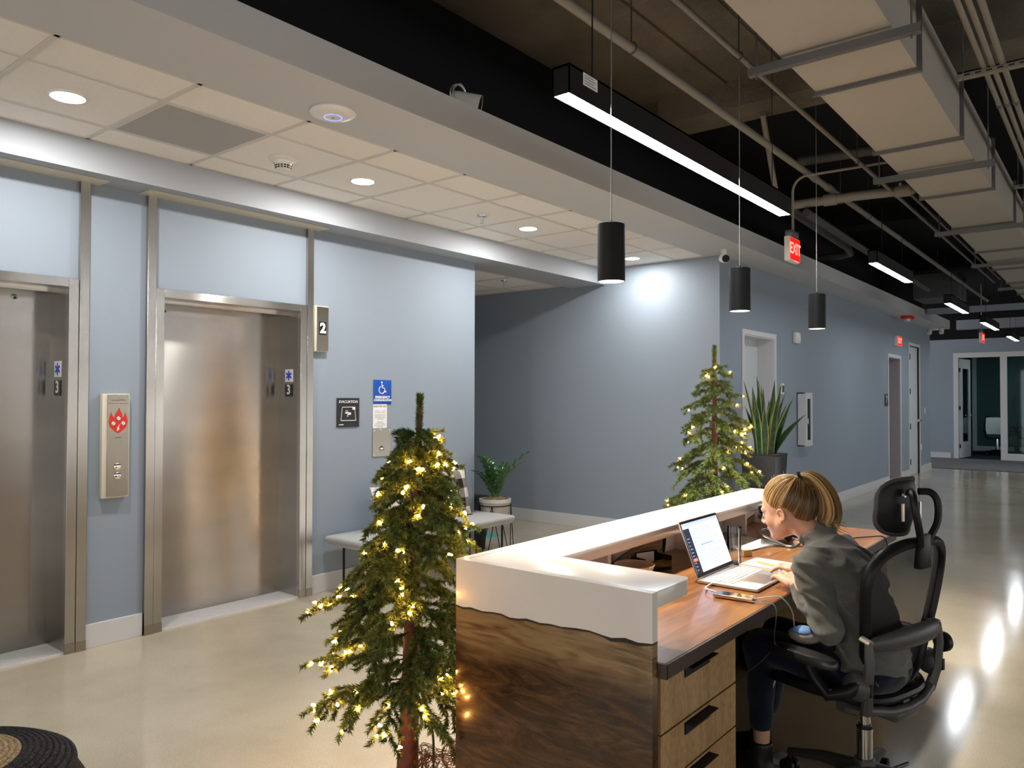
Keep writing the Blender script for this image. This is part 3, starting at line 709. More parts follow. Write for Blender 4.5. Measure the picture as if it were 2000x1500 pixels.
for k, (y0, r_) in enumerate(((0.622, 0.016), (0.578, 0.016), (0.530, 0.017))):
    MB().tube([(1.0, y0-0.02, 3.42), (5.2, y0-0.0, 3.42), (12.5, y0+0.03, 3.42)], r_, n=12).build('conduit', 'pipe_paint', ct, smooth=True)
    for x in (5.9, 9.0):
        MB().cyl((x, y0+0.004, 3.42), (x+0.05, y0+0.004, 3.42), r_*1.25, n=12).build('coupling', 'galv', ct)
for x in (5.19, 8.2):
    b_ = MB().box(x-0.022, x+0.022, 0.30, 0.76, 3.375, 3.381).box(x-0.022, x-0.018, 0.30, 0.76, 3.381, 3.403).box(x+0.018, x+0.022, 0.30, 0.76, 3.381, 3.403).build('strut', 'pipe_paint', ct)
    for k in range(7): MB().box(x-0.023, x-0.0215, 0.36+k*0.055, 0.39+k*0.055, 3.386, 3.396).build('slot', 'text_black', b_)
    for y in (0.73, 0.33): MB().cyl((x, y, 3.37), (x, y, 3.95), 0.005, n=6).build('hanger_rod', 'galv', ct)
# conduit feeding the exit sign
p = [(6.56, 2.19, 2.90), (6.56, 2.19, 3.24)] + arc((6.56, 2.07, 3.24), 0.12, 0, math.pi/2, 6, (0,1,0), (0,0,1)) + [(6.58, 1.7, 3.36), (6.62, 1.40, 3.37)]
pipe('bent conduit rising from the nearest exit sign to the ceiling', p, 0.011, 'pipe_paint', cat='conduit', name='bent_conduit')
t = thing('junction_box', 'black ceiling box with cable beside the duct at top', 'ceiling box', (3.35, 1.36, 3.6))
MB().cyl((3.42, 1.48, 3.62), (3.42, 1.48, 3.80), 0.075, 0.085, n=18).build('can', 'black_plastic', t, smooth=True)
MB().cyl((3.42, 1.48, 3.6), (3.42, 1.48, 3.62), 0.085, n=18).build('rim', 'galv', t)
MB().cyl((3.42, 1.48, 3.8), (3.42, 1.48, 3.95), 0.012, n=8).build('stem', 'galv', t)
tag(MB().box(19.4, 19.65, -7, 2.9, 3.02, 3.22).build('soffit_cross_beam', 'wall_paint'), kind='structure')
tag(MB().box(15.6, 15.75, 1.0, 2.8, 3.02, 3.12).build('trim_cross_strip', 'wall_paint'), kind='structure')
t = thing('air_handler', 'dark boxed air handler over the far soffit', 'air handler', (14.6, 2.45, 3.15))
MB().box(14.2, 15.1, 2.1, 2.75, 3.15, 3.55).build('casing', 'duct_side', t)
for x in (14.3, 15.0):
    MB().cyl((x, 2.4, 3.55), (x, 2.4, 3.95), 0.006, n=6).build('hanger_rod', 'galv', t)

# ---------------------------------------------------------------- exit signs
def exit_sign(label, x0, x1, yf, th, z0, z1, stem=None):
    t = thing('exit_sign', label, 'exit sign', ((x0+x1)/2, yf+th/2, z0), group='red exit signs')
    MB().box(x0, x1, yf, yf+th, z0, z1).build('housing', 'white_plastic', t, bevel=0.008)
    p = MB().box(x0+0.008, x1-0.008, yf-0.003, yf, z0+0.012, z1-0.012).build('lit_face', 'exit_red', t)
    text('lettering', 'EXIT', (z1-z0)*(0.62 if x1-x0 < 0.28 else 0.72), ((x0+x1)/2, yf-0.004, (z0+z1)/2), (1,0,0), (0,0,1), 'exit_text', p, bold=0.004)
    if stem: MB().box((x0+x1)/2-0.09, (x0+x1)/2+0.09, yf-0.004, yf+th+0.004, z1+0.004, z1+0.055).build('canopy', 'galv', t, bevel=0.006); 
    if stem and stem > 1: MB().cyl(((x0+x1)/2, yf+th/2, z1+0.05), ((x0+x1)/2, yf+th/2, stem), 0.01, n=8).build('stem', 'galv', t)
    return t
emit('exit_text', (1.0, 0.22, 0.17), 0.9)
exit_sign('red lit exit sign hanging between two pendant cords', 6.41, 6.66, 2.165, 0.05, 2.635, 2.842, 1)
exit_sign('red lit exit sign on the corridor wall above a doorway', 14.86, 15.18, 3.13, 0.07, 2.42, 2.60)
exit_sign('small red exit sign hanging in front of the far office wall', 19.0, 19.35, 2.36, 0.06, 2.68, 2.90, 3.95)

# ---------------------------------------------------------------- corridor doors
def casing(t, x0, x1, zt, w_=0.055):
    for a, b in ((x0-w_, x0), (x1, x1+w_)):
        MB().box(a, b, YF-0.014, YF, 0, zt).build('casing', 'trim_white', t, bevel=0.002, seg=1)
    MB().box(x0-w_, x1+w_, YF-0.014, YF, zt, zt+w_).build('casing', 'trim_white', t, bevel=0.002, seg=1)
def recess_door(name, x0, x1, zt, depth, leaf, ret):
    t = bpy.data.objects.new(name, None); COL.objects.link(t); t.location = ((x0+x1)/2, YF, 0); ORG[t.name] = tuple(t.location); t['kind'] = 'structure'
    casing(t, x0, x1, zt)
    MB().box(x0, x0+0.012, YF-0.001, YF+depth, 0, zt).build('jamb', ret, t); MB().box(x1-0.012, x1, YF-0.001, YF+depth, 0, zt).build('jamb', ret, t)
    MB().box(x0+0.012, x1-0.012, YF-0.001, YF+depth, zt-0.012, zt).build('head', ret, t)
    MB().box(x0+0.003, x1-0.003, YF+depth, YF+depth+0.04, 0.005, zt-0.003).build('leaf', leaf, t)
    return t
recess_door('door_1', 7.99, 8.90, 2.175, 0.19, 'door_white', 'trim_white')
recess_door('door_2', 14.45, 15.33, 2.21, 0.34, 'door_mauve', 'door_mauve')
t = recess_door('door_3', 16.10, 17.00, 2.50, 0.03, 'door_white', 'text_black')
for z in (0.28, 0.95, 1.62, 2.28):
    MB().box(16.085, 16.115, YF-0.024, YF-0.012, z-0.055, z+0.055).build('hinge', 'black_metal', t)
h = MB().cyl((16.92, YF+0.03, 1.05), (16.92, YF-0.03, 1.05), 0.03, n=16).build('handle_rose', 'chrome', t)
MB().tube([(16.92, YF-0.03, 1.05), (16.92, YF-0.055, 1.05), (16.80, YF-0.06, 1.05)], 0.011, n=8).build('lever', 'chrome', h, smooth=True)
t = thing('door_sign', 'small dark restroom number sign beside the corridor doorway', 'sign', (14.27, YF, 1.45))
MB().box(14.18, 14.37, YF-0.012, YF, 1.352, 1.558).build('plate', 'grey_plastic', t)
text('digit', '7', 0.17, (14.275, YF-0.013, 1.46), (1,0,0), (0,0,1), 'text_white', t, bold=0.003)
for x, z, lab, cat in ((17.53, 1.24, 'white light switch plate past the far corridor door', 'switch'), (17.15, 0.51, 'white outlet plate low on the wall by the far corridor door', 'outlet')):
    t = thing('wall_plate', lab, cat, (x, YF, z))
    MB().box(x-0.04, x+0.04, YF-0.008, YF, z-0.058, z+0.058).build('plate', 'white_plastic', t, bevel=0.002, seg=1)
    if cat == 'switch': MB().box(x-0.016, x+0.016, YF-0.012, YF-0.008, z-0.03, z+0.03).build('rocker', 'sign_white', t)
    else:
        for s in (-0.022, 0.022): MB().cyl((x, YF-0.008, z+s), (x, YF-0.011, z+s), 0.016, n=12).build('socket', 'sign_white', t)
t = thing('horn_strobe', 'small white alarm horn high on the corridor wall', 'alarm', (9.63, YF, 2.235))
MB().box(9.56, 9.72, YF-0.05, YF, 2.165, 2.305).build('housing', 'white_plastic', t, bevel=0.012)
MB().box(9.60, 9.68, YF-0.062, YF-0.05, 2.19, 2.24).build('lens', 'sign_white', t, bevel=0.004)
t = thing('card_reader', 'small grey card reader half hidden by the snake plant', 'card reader', (9.12, YF, 1.60))
MB().box(9.08, 9.17, YF-0.03, YF, 1.53, 1.66).build('body', 'white_plastic', t, bevel=0.006)
MB().box(9.095, 9.155, YF-0.033, YF-0.03, 1.555, 1.635).build('face', 'grey_plastic', t)
# fire extinguisher cabinet
t = thing('extinguisher_cabinet', 'white wall cabinet with a tall window for the fire extinguisher', 'cabinet', (9.84, YF, 0.885))
x0, x1, yf, z0, z1 = 9.70, 9.975, 3.105, 0.885, 1.552
b_ = MB().box(x0, x0+0.012, yf, YF, z0, z1).box(x1-0.012, x1, yf, YF, z0, z1).box(x0, x1, yf, YF, z0, z0+0.012).box(x0, x1, yf, YF, z1-0.012, z1).box(x0, x1, YF-0.01, YF, z0, z1)
b_.build('body', 'trim_white', t)
d_ = MB().box(x0, x0+0.075, yf-0.012, yf, z0, z1).box(x1-0.075, x1, yf-0.012, yf, z0, z1).box(x0+0.075, x1-0.075, yf-0.012, yf, z0, z0+0.075).box(x0+0.075, x1-0.075, yf-0.012, yf, z1-0.075, z1)
dr = d_.build('door', 'trim_white', t)
MB().tube([(x0+0.035, yf-0.012, 1.16), (x0+0.035, yf-0.03, 1.17), (x0+0.035, yf-0.03, 1.23), (x0+0.035, yf-0.012, 1.24)], 0.005, n=6).build('handle', 'satin_metal', dr)
def pane_mat(name, tint, gloss=0.10):
    m = bpy.data.materials.new(name); m.use_nodes = True; nt = m.node_tree; nt.nodes.remove(nt.nodes['Principled BSDF'])
    a = nt.nodes.new('ShaderNodeBsdfTransparent'); a.inputs[0].default_value = c4(tint)
    g_ = nt.nodes.new('ShaderNodeBsdfGlossy'); g_.inputs['Roughness'].default_value = 0.03; g_.inputs[0].default_value = (0.9, 0.95, 1, 1)
    fr = nt.nodes.new('ShaderNodeFresnel'); fr.inputs[0].default_value = 1.45
    mx = nt.nodes.new('ShaderNodeMixShader'); nt.links.new(fr.outputs[0], mx.inputs[0]); nt.links.new(a.outputs[0], mx.inputs[1]); nt.links.new(g_.outputs[0], mx.inputs[2])
    nt.links.new(mx.outputs[0], nt.nodes['Material Output'].inputs[0]); MATS[name] = m
pane_mat('pane_clear', (0.88, 0.9, 0.9)); pane_mat('pane_teal', (0.62, 0.82, 0.82)); pane_mat('acrylic', (0.86, 0.84, 0.80))
MB().box(x0+0.075, x1-0.075, yf-0.008, yf-0.004, z0+0.075, z1-0.075).build('window', 'pane_clear', dr)
ex = thing('fire_extinguisher', 'red fire extinguisher seen through the cabinet window', 'fire extinguisher', (9.84, 3.15, 0.90))
MB().lathe((9.84, 3.152, 0), [(0.0, 0.90), (0.032, 0.90), (0.034, 0.91), (0.034, 1.22), (0.026, 1.26), (0.012, 1.285), (0.012, 1.31)], n=20).build('cylinder', 'sign_red', ex, smooth=True)
MB().box(9.80, 9.86, 3.142, 3.162, 1.31, 1.325).box(9.79, 9.85, 3.142, 3.162, 1.335, 1.348).cyl((9.84, 3.152, 1.30), (9.84, 3.152, 1.34), 0.008, n=8).build('valve_handle', 'black_plastic', ex)
MB().tube(spline([(9.85, 3.15, 1.31), (9.89, 3.14, 1.28), (9.885, 3.14, 1.12)], 5), 0.006, n=6).build('hose', 'black_plastic', ex, smooth=True)

# ---------------------------------------------------------------- glazed office at the end
t = thing('office_storefront', 'grey framed glass office front at the corridor end', 'glass partition', (XE, 1.0, 0))
fr = [(3.23, 3.33, 0, 2.62), (2.20, 2.34, 0, 2.50), (-0.1, 0.0, 0, 2.50), (-3.1, -3.0, 0, 2.62)]
for y0, y1, z0, z1 in fr: MB().box(XE-0.02, XE+0.10, y0, y1, z0, z1).build('mullion', 'trim_white', t)
MB().box(XE-0.02, XE+0.10, -3.0, 3.23, 2.50, 2.62).build('head_rail', 'trim_white', t)
MB().box(XE-0.02, XE+0.10, -3.0, 2.20, 0, 0.17).build('sill_rail', 'trim_white', t)
for y0, y1 in ((0.0, 2.20), (-3.0, -0.1)): MB().box(XE+0.03, XE+0.04, y0, y1, 0.17, 2.50).build('pane', 'pane_teal', t)
MB().box(XE-0.01, XE+0.15, -7, -3.1, 0, 2.62).build('side_panel', 'wall_paint', t)
t = thing('glazed_door', 'open white office door with a tall glass lite at the corridor end', 'door', (21.9, 3.2, 0))
A = Vector((21.90, 3.205, 0)); D = Vector((0.82, -0.085, 0)).normalized(); N = Vector((-D.y, D.x, 0)); L = 0.86
def slab(mb, u0, u1, z0, z1, th=0.022):
    q = [A+D*u0+N*th, A+D*u1+N*th, A+D*u1-N*th, A+D*u0-N*th]
    return mb.hexa([Vector((p.x, p.y, z0)) for p in q], [Vector((p.x, p.y, z1)) for p in q])
m_ = MB(); slab(m_, 0, 0.16, 0.01, 2.48); slab(m_, L-0.16, L, 0.01, 2.48); slab(m_, 0.16, L-0.16, 0.01, 0.40); slab(m_, 0.16, L-0.16, 2.24, 2.48)
m_.build('door_frame', 'door_white', t)
slab(MB(), 0.16, L-0.16, 0.40, 2.24, 0.005).build('glass_lite', 'pane_teal', t)
hc = A+D*(L-0.07)+Vector((0, 0, 1.06))
hh = MB().cyl(hc-N*0.06, hc+N*0.06, 0.025, n=14).build('handle_rose', 'chrome', t)
MB().tube([hc-N*0.06, hc-N*0.06-D*0.11], 0.011, n=8).tube([hc+N*0.06, hc+N*0.06-D*0.11], 0.011, n=8).build('lever', 'chrome', hh)
for z in (0.3, 1.25, 2.2): MB().cyl(A+Vector((-0.01, 0, z-0.05)), A+Vector((-0.01, 0, z+0.05)), 0.014, n=8).build('hinge', 'black_metal', t)
tag(MB().box(25.32, 25.4, 3.30, 3.40, 0, 2.85).build('trim_office_column', 'trim_white'), kind='structure')
tag(MB().box(25.385, 25.4, -3, 3.30, 0, 0.14).build('baseboard_office', 'trim_white'), kind='structure')
lo = thing('office_ceiling_light', 'dim round ceiling light inside the glazed office', 'light fixture', (22.9, 1.9, 2.85))
MB().lathe((22.9, 1.9, 2.85), [(0.15, 0), (0.15, -0.02), (0.13, -0.025)], n=24).build('ring', 'white_plastic', lo)
emit('office_lens', (0.66, 1.0, 0.97), 22.0)
MB().lathe((22.9, 1.9, 2.85), [(0.13, -0.022), (0, -0.024)], n=24).build('lens', 'office_lens', lo)
# far office chair, table, plant
def far_chair(x, y, rot, label):
    t = thing('office_chair', label, 'chair', (x, y, 0), rot, local=True, group='far office chairs')
    MB().prism([(-0.22,0.0),(0.22,0.0),(0.2,0.44),(0.1,0.48),(-0.1,0.48),(-0.2,0.44)], (0, 0.24, 0.54), (1,0,0), (0,0.22,0.97), (0,1,0), 0.025).build('backrest', 'sign_white', t, bevel=0.01)
    MB().tube([(-0.23,0.24,0.52),(-0.235,0.30,0.80),(-0.2,0.35,1.0),(0.2,0.35,1.0),(0.235,0.30,0.80),(0.23,0.24,0.52)], 0.018, n=8).build('back_frame', 'black_plastic', t, smooth=True)
    MB().box(-0.24, 0.24, -0.24, 0.22, 0.44, 0.50).build('seat', 'black_plastic', t, bevel=0.02)
    for s in (-1, 1): MB().tube([(s*0.25, 0.22, 0.6), (s*0.29, 0.0, 0.68), (s*0.29, -0.18, 0.66), (s*0.25, -0.1, 0.48)], 0.018, n=8).build('armrest', 'black_plastic', t, smooth=True)
    MB().cyl((0,0,0.1), (0,0,0.44), 0.03, n=10).build('column', 'chrome', t)
    for k in range(5):
        a = 2*math.pi*k/5
        MB().tube([(0,0,0.13), (0.3*math.cos(a), 0.3*math.sin(a), 0.08)], [0.03, 0.018], n=8).build('base_leg', 'black_plastic', t)
        MB().cyl((0.3*math.cos(a)-0.012, 0.3*math.sin(a), 0.035), (0.3*math.cos(a)+0.012, 0.3*math.sin(a), 0.035), 0.033, n=10).build('caster', 'black_plastic', t)
far_chair(23.6, 2.62, math.radians(-75), 'white mesh backed chair seen through the open office doorway')
far_chair(23.9, 1.95, math.radians(160), 'dark office chair behind the glass at the far right edge')
t = thing('office_table', 'dark table inside the glazed office behind the glass', 'table', (24.85, 1.7, 0))
MB().box(24.45, 25.25, 0.6, 2.4, 0.70, 0.735).build('tabletop', 'black_metal', t)
for x in (24.55, 25.15):
    for y in (0.7, 2.3): MB().box(x-0.025, x+0.025, y-0.025, y+0.025, 0.003, 0.70).build('leg', 'black_metal', t)
# ================================================================== reception desk
def resin():
    m, nt, b = nodes('white_resin'); setp(b, Roughness=0.28, Coat_Weight=0.3, Coat_Roughness=0.1)
    mp = mapping(nt); n = nt.nodes.new('ShaderNodeTexNoise'); n.inputs['Scale'].default_value = 2.5; n.inputs['Detail'].default_value = 4
    nt.links.new(mp.outputs[0], n.inputs['Vector'])
    r = ramp(nt, [(0.3, (0.80, 0.745, 0.69)), (0.7, (0.87, 0.82, 0.77))]); nt.links.new(n.outputs['Fac'], r.inputs['Fac']); nt.links.new(r.outputs['Color'], b.inputs['Base Color'])
    MATS['white_resin'] = m
resin()
wood('live_wood', (0.028, 0.013, 0.006), (0.090, 0.043, 0.017), (0.155, 0.082, 0.033), scale=(1.3, 1.3, 6.5), rough=0.22, coat=0.9, dist=3.0, contrast=(0.33, 0.53, 0.72))
wood('walnut_top', (0.13, 0.046, 0.013), (0.26, 0.105, 0.031), (0.37, 0.17, 0.055), scale=(0.9, 7.5, 7.5), rough=0.30, coat=0.25, dist=1.2, contrast=(0.32, 0.52, 0.72))
wood('oak_front', (0.31, 0.185, 0.078), (0.44, 0.28, 0.128), (0.52, 0.345, 0.165), scale=(7, 7, 0.8), rough=0.4, dist=0.8, contrast=(0.3, 0.5, 0.72))
def sapwood():
    # pale sapwood along the live edge, dark heartwood below it
    m = MATS['live_wood']; nt = m.node_tree; b = nt.nodes['Principled BSDF']; src = b.inputs['Base Color'].links[0].from_socket
    tc = nt.nodes.new('ShaderNodeTexCoord'); sx = nt.nodes.new('ShaderNodeSeparateXYZ'); nt.links.new(tc.outputs['Object'], sx.inputs[0])
    n = nt.nodes.new('ShaderNodeTexNoise'); n.inputs['Scale'].default_value = 3.0; n.inputs['Detail'].default_value = 4; nt.links.new(tc.outputs['Object'], n.inputs['Vector'])
    ad = nt.nodes.new('ShaderNodeMath'); ad.operation = 'MULTIPLY_ADD'; ad.inputs[1].default_value = 0.22; nt.links.new(n.outputs['Fac'], ad.inputs[0]); nt.links.new(sx.outputs['Z'], ad.inputs[2])
    mr = nt.nodes.new('ShaderNodeMapRange'); mr.inputs['From Min'].default_value = 0.74; mr.inputs['From Max'].default_value = 0.83; nt.links.new(ad.outputs[0], mr.inputs['Value'])
    mx = nt.nodes.new('ShaderNodeMixRGB'); mx.blend_type = 'MIX'; nt.links.new(mr.outputs[0], mx.inputs[0]); nt.links.new(src, mx.inputs[1])
    mp = mapping(nt, (2, 2, 16)); n2 = nt.nodes.new('ShaderNodeTexNoise'); n2.inputs['Scale'].default_value = 2.5; n2.inputs['Detail'].default_value = 6; n2.inputs['Distortion'].default_value = 1.2; nt.links.new(mp.outputs[0], n2.inputs['Vector'])
    r = ramp(nt, [(0.3, (0.12, 0.065, 0.024)), (0.5, (0.27, 0.165, 0.07)), (0.7, (0.36, 0.235, 0.11))]); nt.links.new(n2.outputs['Fac'], r.inputs['Fac']); nt.links.new(r.outputs['Color'], mx.inputs[2])
    nt.links.new(mx.outputs[0], b.inputs['Base Color'])
sapwood()
plain('bark', (0.02, 0.012, 0.007), rough=0.6, bump=0.4, bscale=90)
plain('dark_edge', (0.045, 0.026, 0.017), rough=0.4)
t = thing('reception_desk', 'white resin and live edge wood reception counter', 'reception desk', (3.15, 1.73, 0))
# end panel: resin above, dark live-edge slab below (v = y, w = z)
le = [(1.015,0.808),(1.06,0.803),(1.10,0.808),(1.145,0.799),(1.173,0.801),(1.22,0.806),(1.266,0.804),(1.32,0.798),(1.36,0.799),(1.397,0.795),(1.45,0.799),(1.48,0.793),(1.516,0.790),(1.55,0.796),(1.582,0.795),(1.63,0.790),(1.68,0.794),(1.715,0.789),(1.745,0.792)]
lo = [(y, z-0.004-0.004*random.random()-(0.006 if 1.03 < y < 1.16 else 0)) for y, z in le]
def yz(mb, poly, x0, d): return mb.prism(poly, (x0, 0, 0), (0,1,0), (0,0,1), (1,0,0), d)
yz(MB(), [(1.745, 0.945), (1.015, 0.945)]+le, 1.885, 0.030).build('resin_end', 'white_resin', t)
yz(MB(), [(1.745, 0.0), (1.015, 0.0)]+lo, 1.885, 0.030).build('wood_end', 'live_wood', t)
yz(MB(), lo+le[::-1], 1.8846, 0.0308).build('bark_line', 'bark', t)
fe_ = [(1.915,0.79),(2.2,0.755),(2.6,0.748),(2.75,0.765),(2.84,0.777),(2.903,0.795),(2.97,0.806),(3.055,0.823),(3.12,0.832),(3.173,0.843),(3.25,0.850),(3.30,0.862),(3.325,0.835),(3.321,0.795),(3.30,0.77),(3.286,0.756),(3.297,0.72),(3.6,0.70),(4.0,0.72),(4.134,0.754),(4.2,0.765),(4.26,0.768),(4.318,0.778),(4.47,0.80)]
def xz(mb, poly, y0, d): return mb.prism(poly, (0, y0, 0), (1,0,0), (0,0,1), (0,1,0), d)
xz(MB(), [(4.47, 0.945), (1.915, 0.945)]+fe_, 1.715, 0.030).build('resin_front', 'white_resin', t)
xz(MB(), [(4.47, 0.0), (1.915, 0.0)]+fe_, 1.716, 0.029).build('wood_front', 'live_wood', t)
xz(MB(), [(x, z-0.003) for x, z in fe_]+[(x, z+0.003) for x, z in fe_[::-1]], 1.7146, 0.031).build('bark_line', 'bark', t)
MB().box(4.44, 4.47, 1.51, 1.715, 0, 0.896).build('resin_end', 'white_resin', t)
MB().prism([(1.915,1.0155),(2.10,1.0155),(2.135,1.03),(2.135,1.497),(4.475,1.497),(4.475,1.715),(1.915,1.715)], (0,0,0.897), (1,0,0), (0,1,0), (0,0,1), 0.0478).build('counter_top', 'white_resin', t, bevel=0.004, seg=2)
for x in (2.62, 3.42, 4.02):
    MB().box(x-0.012, x+0.012, 1.60, 1.714, 0.75, 0.897).build('support_fin', 'white_resin', t)
t = thing('desk_worktop', 'walnut worktop with dark edge behind the white counter', 'worktop', (3.25, 1.35, 0.71))
MB().box(1.916, 4.60, 0.992, 1.714, 0.711, 0.75).build('top', 'walnut_top', t, bevel=0.002, seg=1)
MB().box(1.913, 4.60, 0.985, 0.992, 0.709, 0.7495).box(1.910, 1.9165, 0.985, 1.0135, 0.709, 0.7495).box(4.60, 4.607, 0.985, 1.50, 0.709, 0.7495).build('edge_band', 'dark_edge', t)
MB().box(3.05, 3.09, 1.60, 1.66, 0.0, 0.71).build('support_leg', 'black_metal', t)
def pedestal(x0, x1, label):
    t = thing('drawer_pedestal', label, 'drawers', ((x0+x1)/2, 1.3, 0))
    y0, y1 = 1.035, 1.62
    b_ = MB().box(x0, x0+0.018, y0, y1, 0, 0.707).box(x1-0.018, x1, y0, y1, 0, 0.707).box(x0, x1, y1-0.018, y1, 0, 0.707).box(x0, x1, y0, y1, 0.0, 0.05).box(x0, x1, y0, y1, 0.69, 0.707)
    b_.build('body', 'oak_front', t)
    for z0, z1 in ((0.541, 0.703), (0.398, 0.536), (0.06, 0.393)):
        d_ = MB().box(x0+0.020, x1-0.020, y0-0.018, y0+0.002, z0, z1).build('drawer', 'oak_front', t, bevel=0.001, seg=1)
        xm = x0+0.25 if x1-x0 > 0.5 else (x0+x1)/2
        MB().box(xm-0.085, xm+0.085, y0-0.022, y0-0.018, z1-0.042, z1-0.008).box(xm-0.085, xm+0.085, y0-0.050, y0-0.018, z1-0.011, z1-0.008).build('handle', 'black_metal', d_)
pedestal(1.918, 2.482, 'oak drawer pedestal with three black tab pulls nearest the camera')
pedestal(4.06, 4.56, 'oak drawer pedestal at the far end behind the chair')
MB_ = MB().box(2.482, 4.06, 1.66, 1.70, 0.05, 0.708)
tag(MB_.build('modesty_panel', 'black_metal'), 'dark modesty panel closing the knee space under the worktop', 'panel')

# ---------------------------------------------------------------- things on the worktop
plain('aluminium', (0.72, 0.70, 0.68), rough=0.35, metal=0.85)
plain('rose_alu', (0.66, 0.50, 0.46), rough=0.3, metal=0.9)
plain('key_grey', (0.62, 0.60, 0.58), rough=0.5)
plain('paper', (0.80, 0.79, 0.77), rough=0.8)
emit('screen_white', (0.60, 0.70, 0.95), 0.75); emit('screen_bar', (0.45, 0.52, 0.66), 0.6); emit('screen_side', (0.06, 0.06, 0.09), 0.35); emit('screen_red', (0.9, 0.18, 0.12), 0.6); emit('screen_line', (0.34, 0.42, 0.60), 0.55)
ZT = 0.75
t = thing('laptop', 'open aluminium laptop on the walnut worktop', 'laptop', (3.004, 1.2, ZT))
x0, x1, y0, y1 = 2.826, 3.182, 1.080, 1.326
base = MB().box(x0, x1, y0, y1, ZT+0.002, ZT+0.014).build('base', 'aluminium', t, bevel=0.004)
kb = MB()
for r_ in range(6):
    n = 14 if r_ else 14
    for k in range(n):
        if r_ == 5 and 4 <= k <= 8:
            if k == 4: kb.box(x0+0.028+4*0.0216, x0+0.028+9*0.0216-0.003, y0+0.108, y0+0.121, ZT+0.014, ZT+0.0152)
            continue
        kx = x0+0.028+k*0.0216; ky = y0+0.108+(5-r_)*0.0185
        kb.box(kx, kx+0.0185, ky, ky+(0.0155 if r_ else 0.009), ZT+0.014, ZT+0.0152)
tag(kb.build('keys', 'key_grey', base), kind='stuff')
MB().box(x0+0.10, x1-0.10, y0+0.010, y0+0.098, ZT+0.0138, ZT+0.0144).build('trackpad', 'satin_metal', base)
U = Vector((1,0,0)); V = Vector((0, 0.36, 0.933)).normalized(); N = U.cross(V)   # N faces the user
O = Vector((x0, y1-0.006, ZT+0.016))
def lidq(mb, u0, u1, v0, v1, n0, n1, mi=0):
    a = [O+U*u0+V*v0+N*n0, O+U*u1+V*v0+N*n0, O+U*u1+V*v1+N*n0, O+U*u0+V*v1+N*n0]
    return mb.hexa(a, [p+N*(n1-n0) for p in a], mi)
W_, Hh = x1-x0, 0.232
lid = lidq(MB(), 0, W_, 0, Hh, -0.005, 0.0).build('lid', 'aluminium', t, bevel=0.002)
lidq(MB(), 0.003, W_-0.003, 0.003, Hh-0.003, 0.0, 0.0006).build('bezel', 'sign_black', lid)
lidq(MB(), 0.010, W_-0.010, 0.018, Hh-0.012, 0.0006, 0.001).build('screen', 'screen_white', lid)
lidq(MB(), 0.010, W_-0.010, Hh-0.024, Hh-0.012, 0.001, 0.0013).build('menu_bar', 'screen_bar', lid)
lidq(MB(), 0.010, 0.062, 0.018, Hh-0.034, 0.001, 0.0013).build('side_bar', 'screen_side', lid)
lidq(MB(), 0.016, 0.052, 0.066, 0.078, 0.0013, 0.0016).build('red_button', 'screen_red', lid)
sl = MB()
for k in range(16):
    u = 0.075; v = Hh-0.045-k*0.0098
    while u < (0.30 if k % 3 else 0.24):
        w_ = random.uniform(0.006, 0.022); lidq(sl, u, u+w_, v, v+0.0022, 0.001, 0.0013); u += w_+0.005
for k in range(10): lidq(sl, 0.020, 0.020+random.uniform(0.008, 0.022), 0.03+k*0.014, 0.033+k*0.014, 0.0013, 0.0016)
lidq(sl, 0.12, 0.23, 0.118, 0.124, 0.001, 0.0013); lidq(sl, 0.14, 0.142, 0.124, 0.19, 0.001, 0.0013); lidq(sl, 0.232, 0.234, 0.118, 0.19, 0.001, 0.0013)
tag(sl.build('screen_text', 'screen_line', lid), kind='stuff')
MB().cyl((x0+0.05, y1-0.004, ZT+0.014), (x1-0.05, y1-0.004, ZT+0.014), 0.004, n=8).build('hinge', 'grey_plastic', t)
# usb hub and its cables
plain('cable_white', (0.66, 0.66, 0.66), rough=0.4)
plain('hub_glass', (0.03, 0.03, 0.032), rough=0.12)
t = thing('usb_hub', 'slim rose gold docking hub lying in front of the laptop', 'usb hub', (2.70, 1.11, ZT))
M_ = Matrix.Rotation(math.radians(4), 3, 'Z')
MB().obox((2.697, 1.117, ZT+0.0085), (0.030, 0.072, 0.0065), M_).build('body', 'rose_alu', t, bevel=0.004)
for s in (-0.034, 0.038): MB().obox((2.697-0.07*s, 1.117+s, ZT+0.0152), (0.024, 0.03, 0.0004), M_).build('glass_top', 'hub_glass', t)
MB().tube(spline([(2.70, 1.188, ZT+0.010), (2.70, 1.215, ZT+0.016), (2.73, 1.245, ZT+0.012), (2.79, 1.262, ZT+0.008), (2.828, 1.262, ZT+0.009)], 6), 0.003, n=6).build('lead', 'cable_white', t, smooth=True)
t = thing('charging_cable', 'white charging cable hanging from the hub over the desk edge', 'cable', (2.69, 1.04, ZT))
MB().tube(spline([(2.70, 1.045, ZT+0.010), (2.75, 1.02, ZT+0.010), (2.80, 0.988, ZT+0.006), (2.835, 0.962, 0.715), (2.852, 0.955, 0.66), (2.862, 0.965, 0.58), (2.90, 1.04, 0.42), (2.98, 1.16, 0.10), (3.02, 1.17, 0.012), (3.10, 1.12, 0.012)], 6), 0.0026, n=6).build('cord', 'cable_white', t, smooth=True)
t = thing('grey_cable', 'thin grey cable dropping from the desk edge into the knee space', 'cable', (2.66, 1.03, ZT))
MB().tube(spline([(2.67, 1.045, ZT+0.006), (2.70, 1.0, ZT+0.006), (2.722, 0.976, 0.735), (2.735, 0.985, 0.65), (2.76, 1.02, 0.55), (2.86, 1.25, 0.30), (2.92, 1.35, 0.01), (3.0, 1.45, 0.006)], 6), 0.0022, n=6).build('cord', 'satin_metal', t, smooth=True)
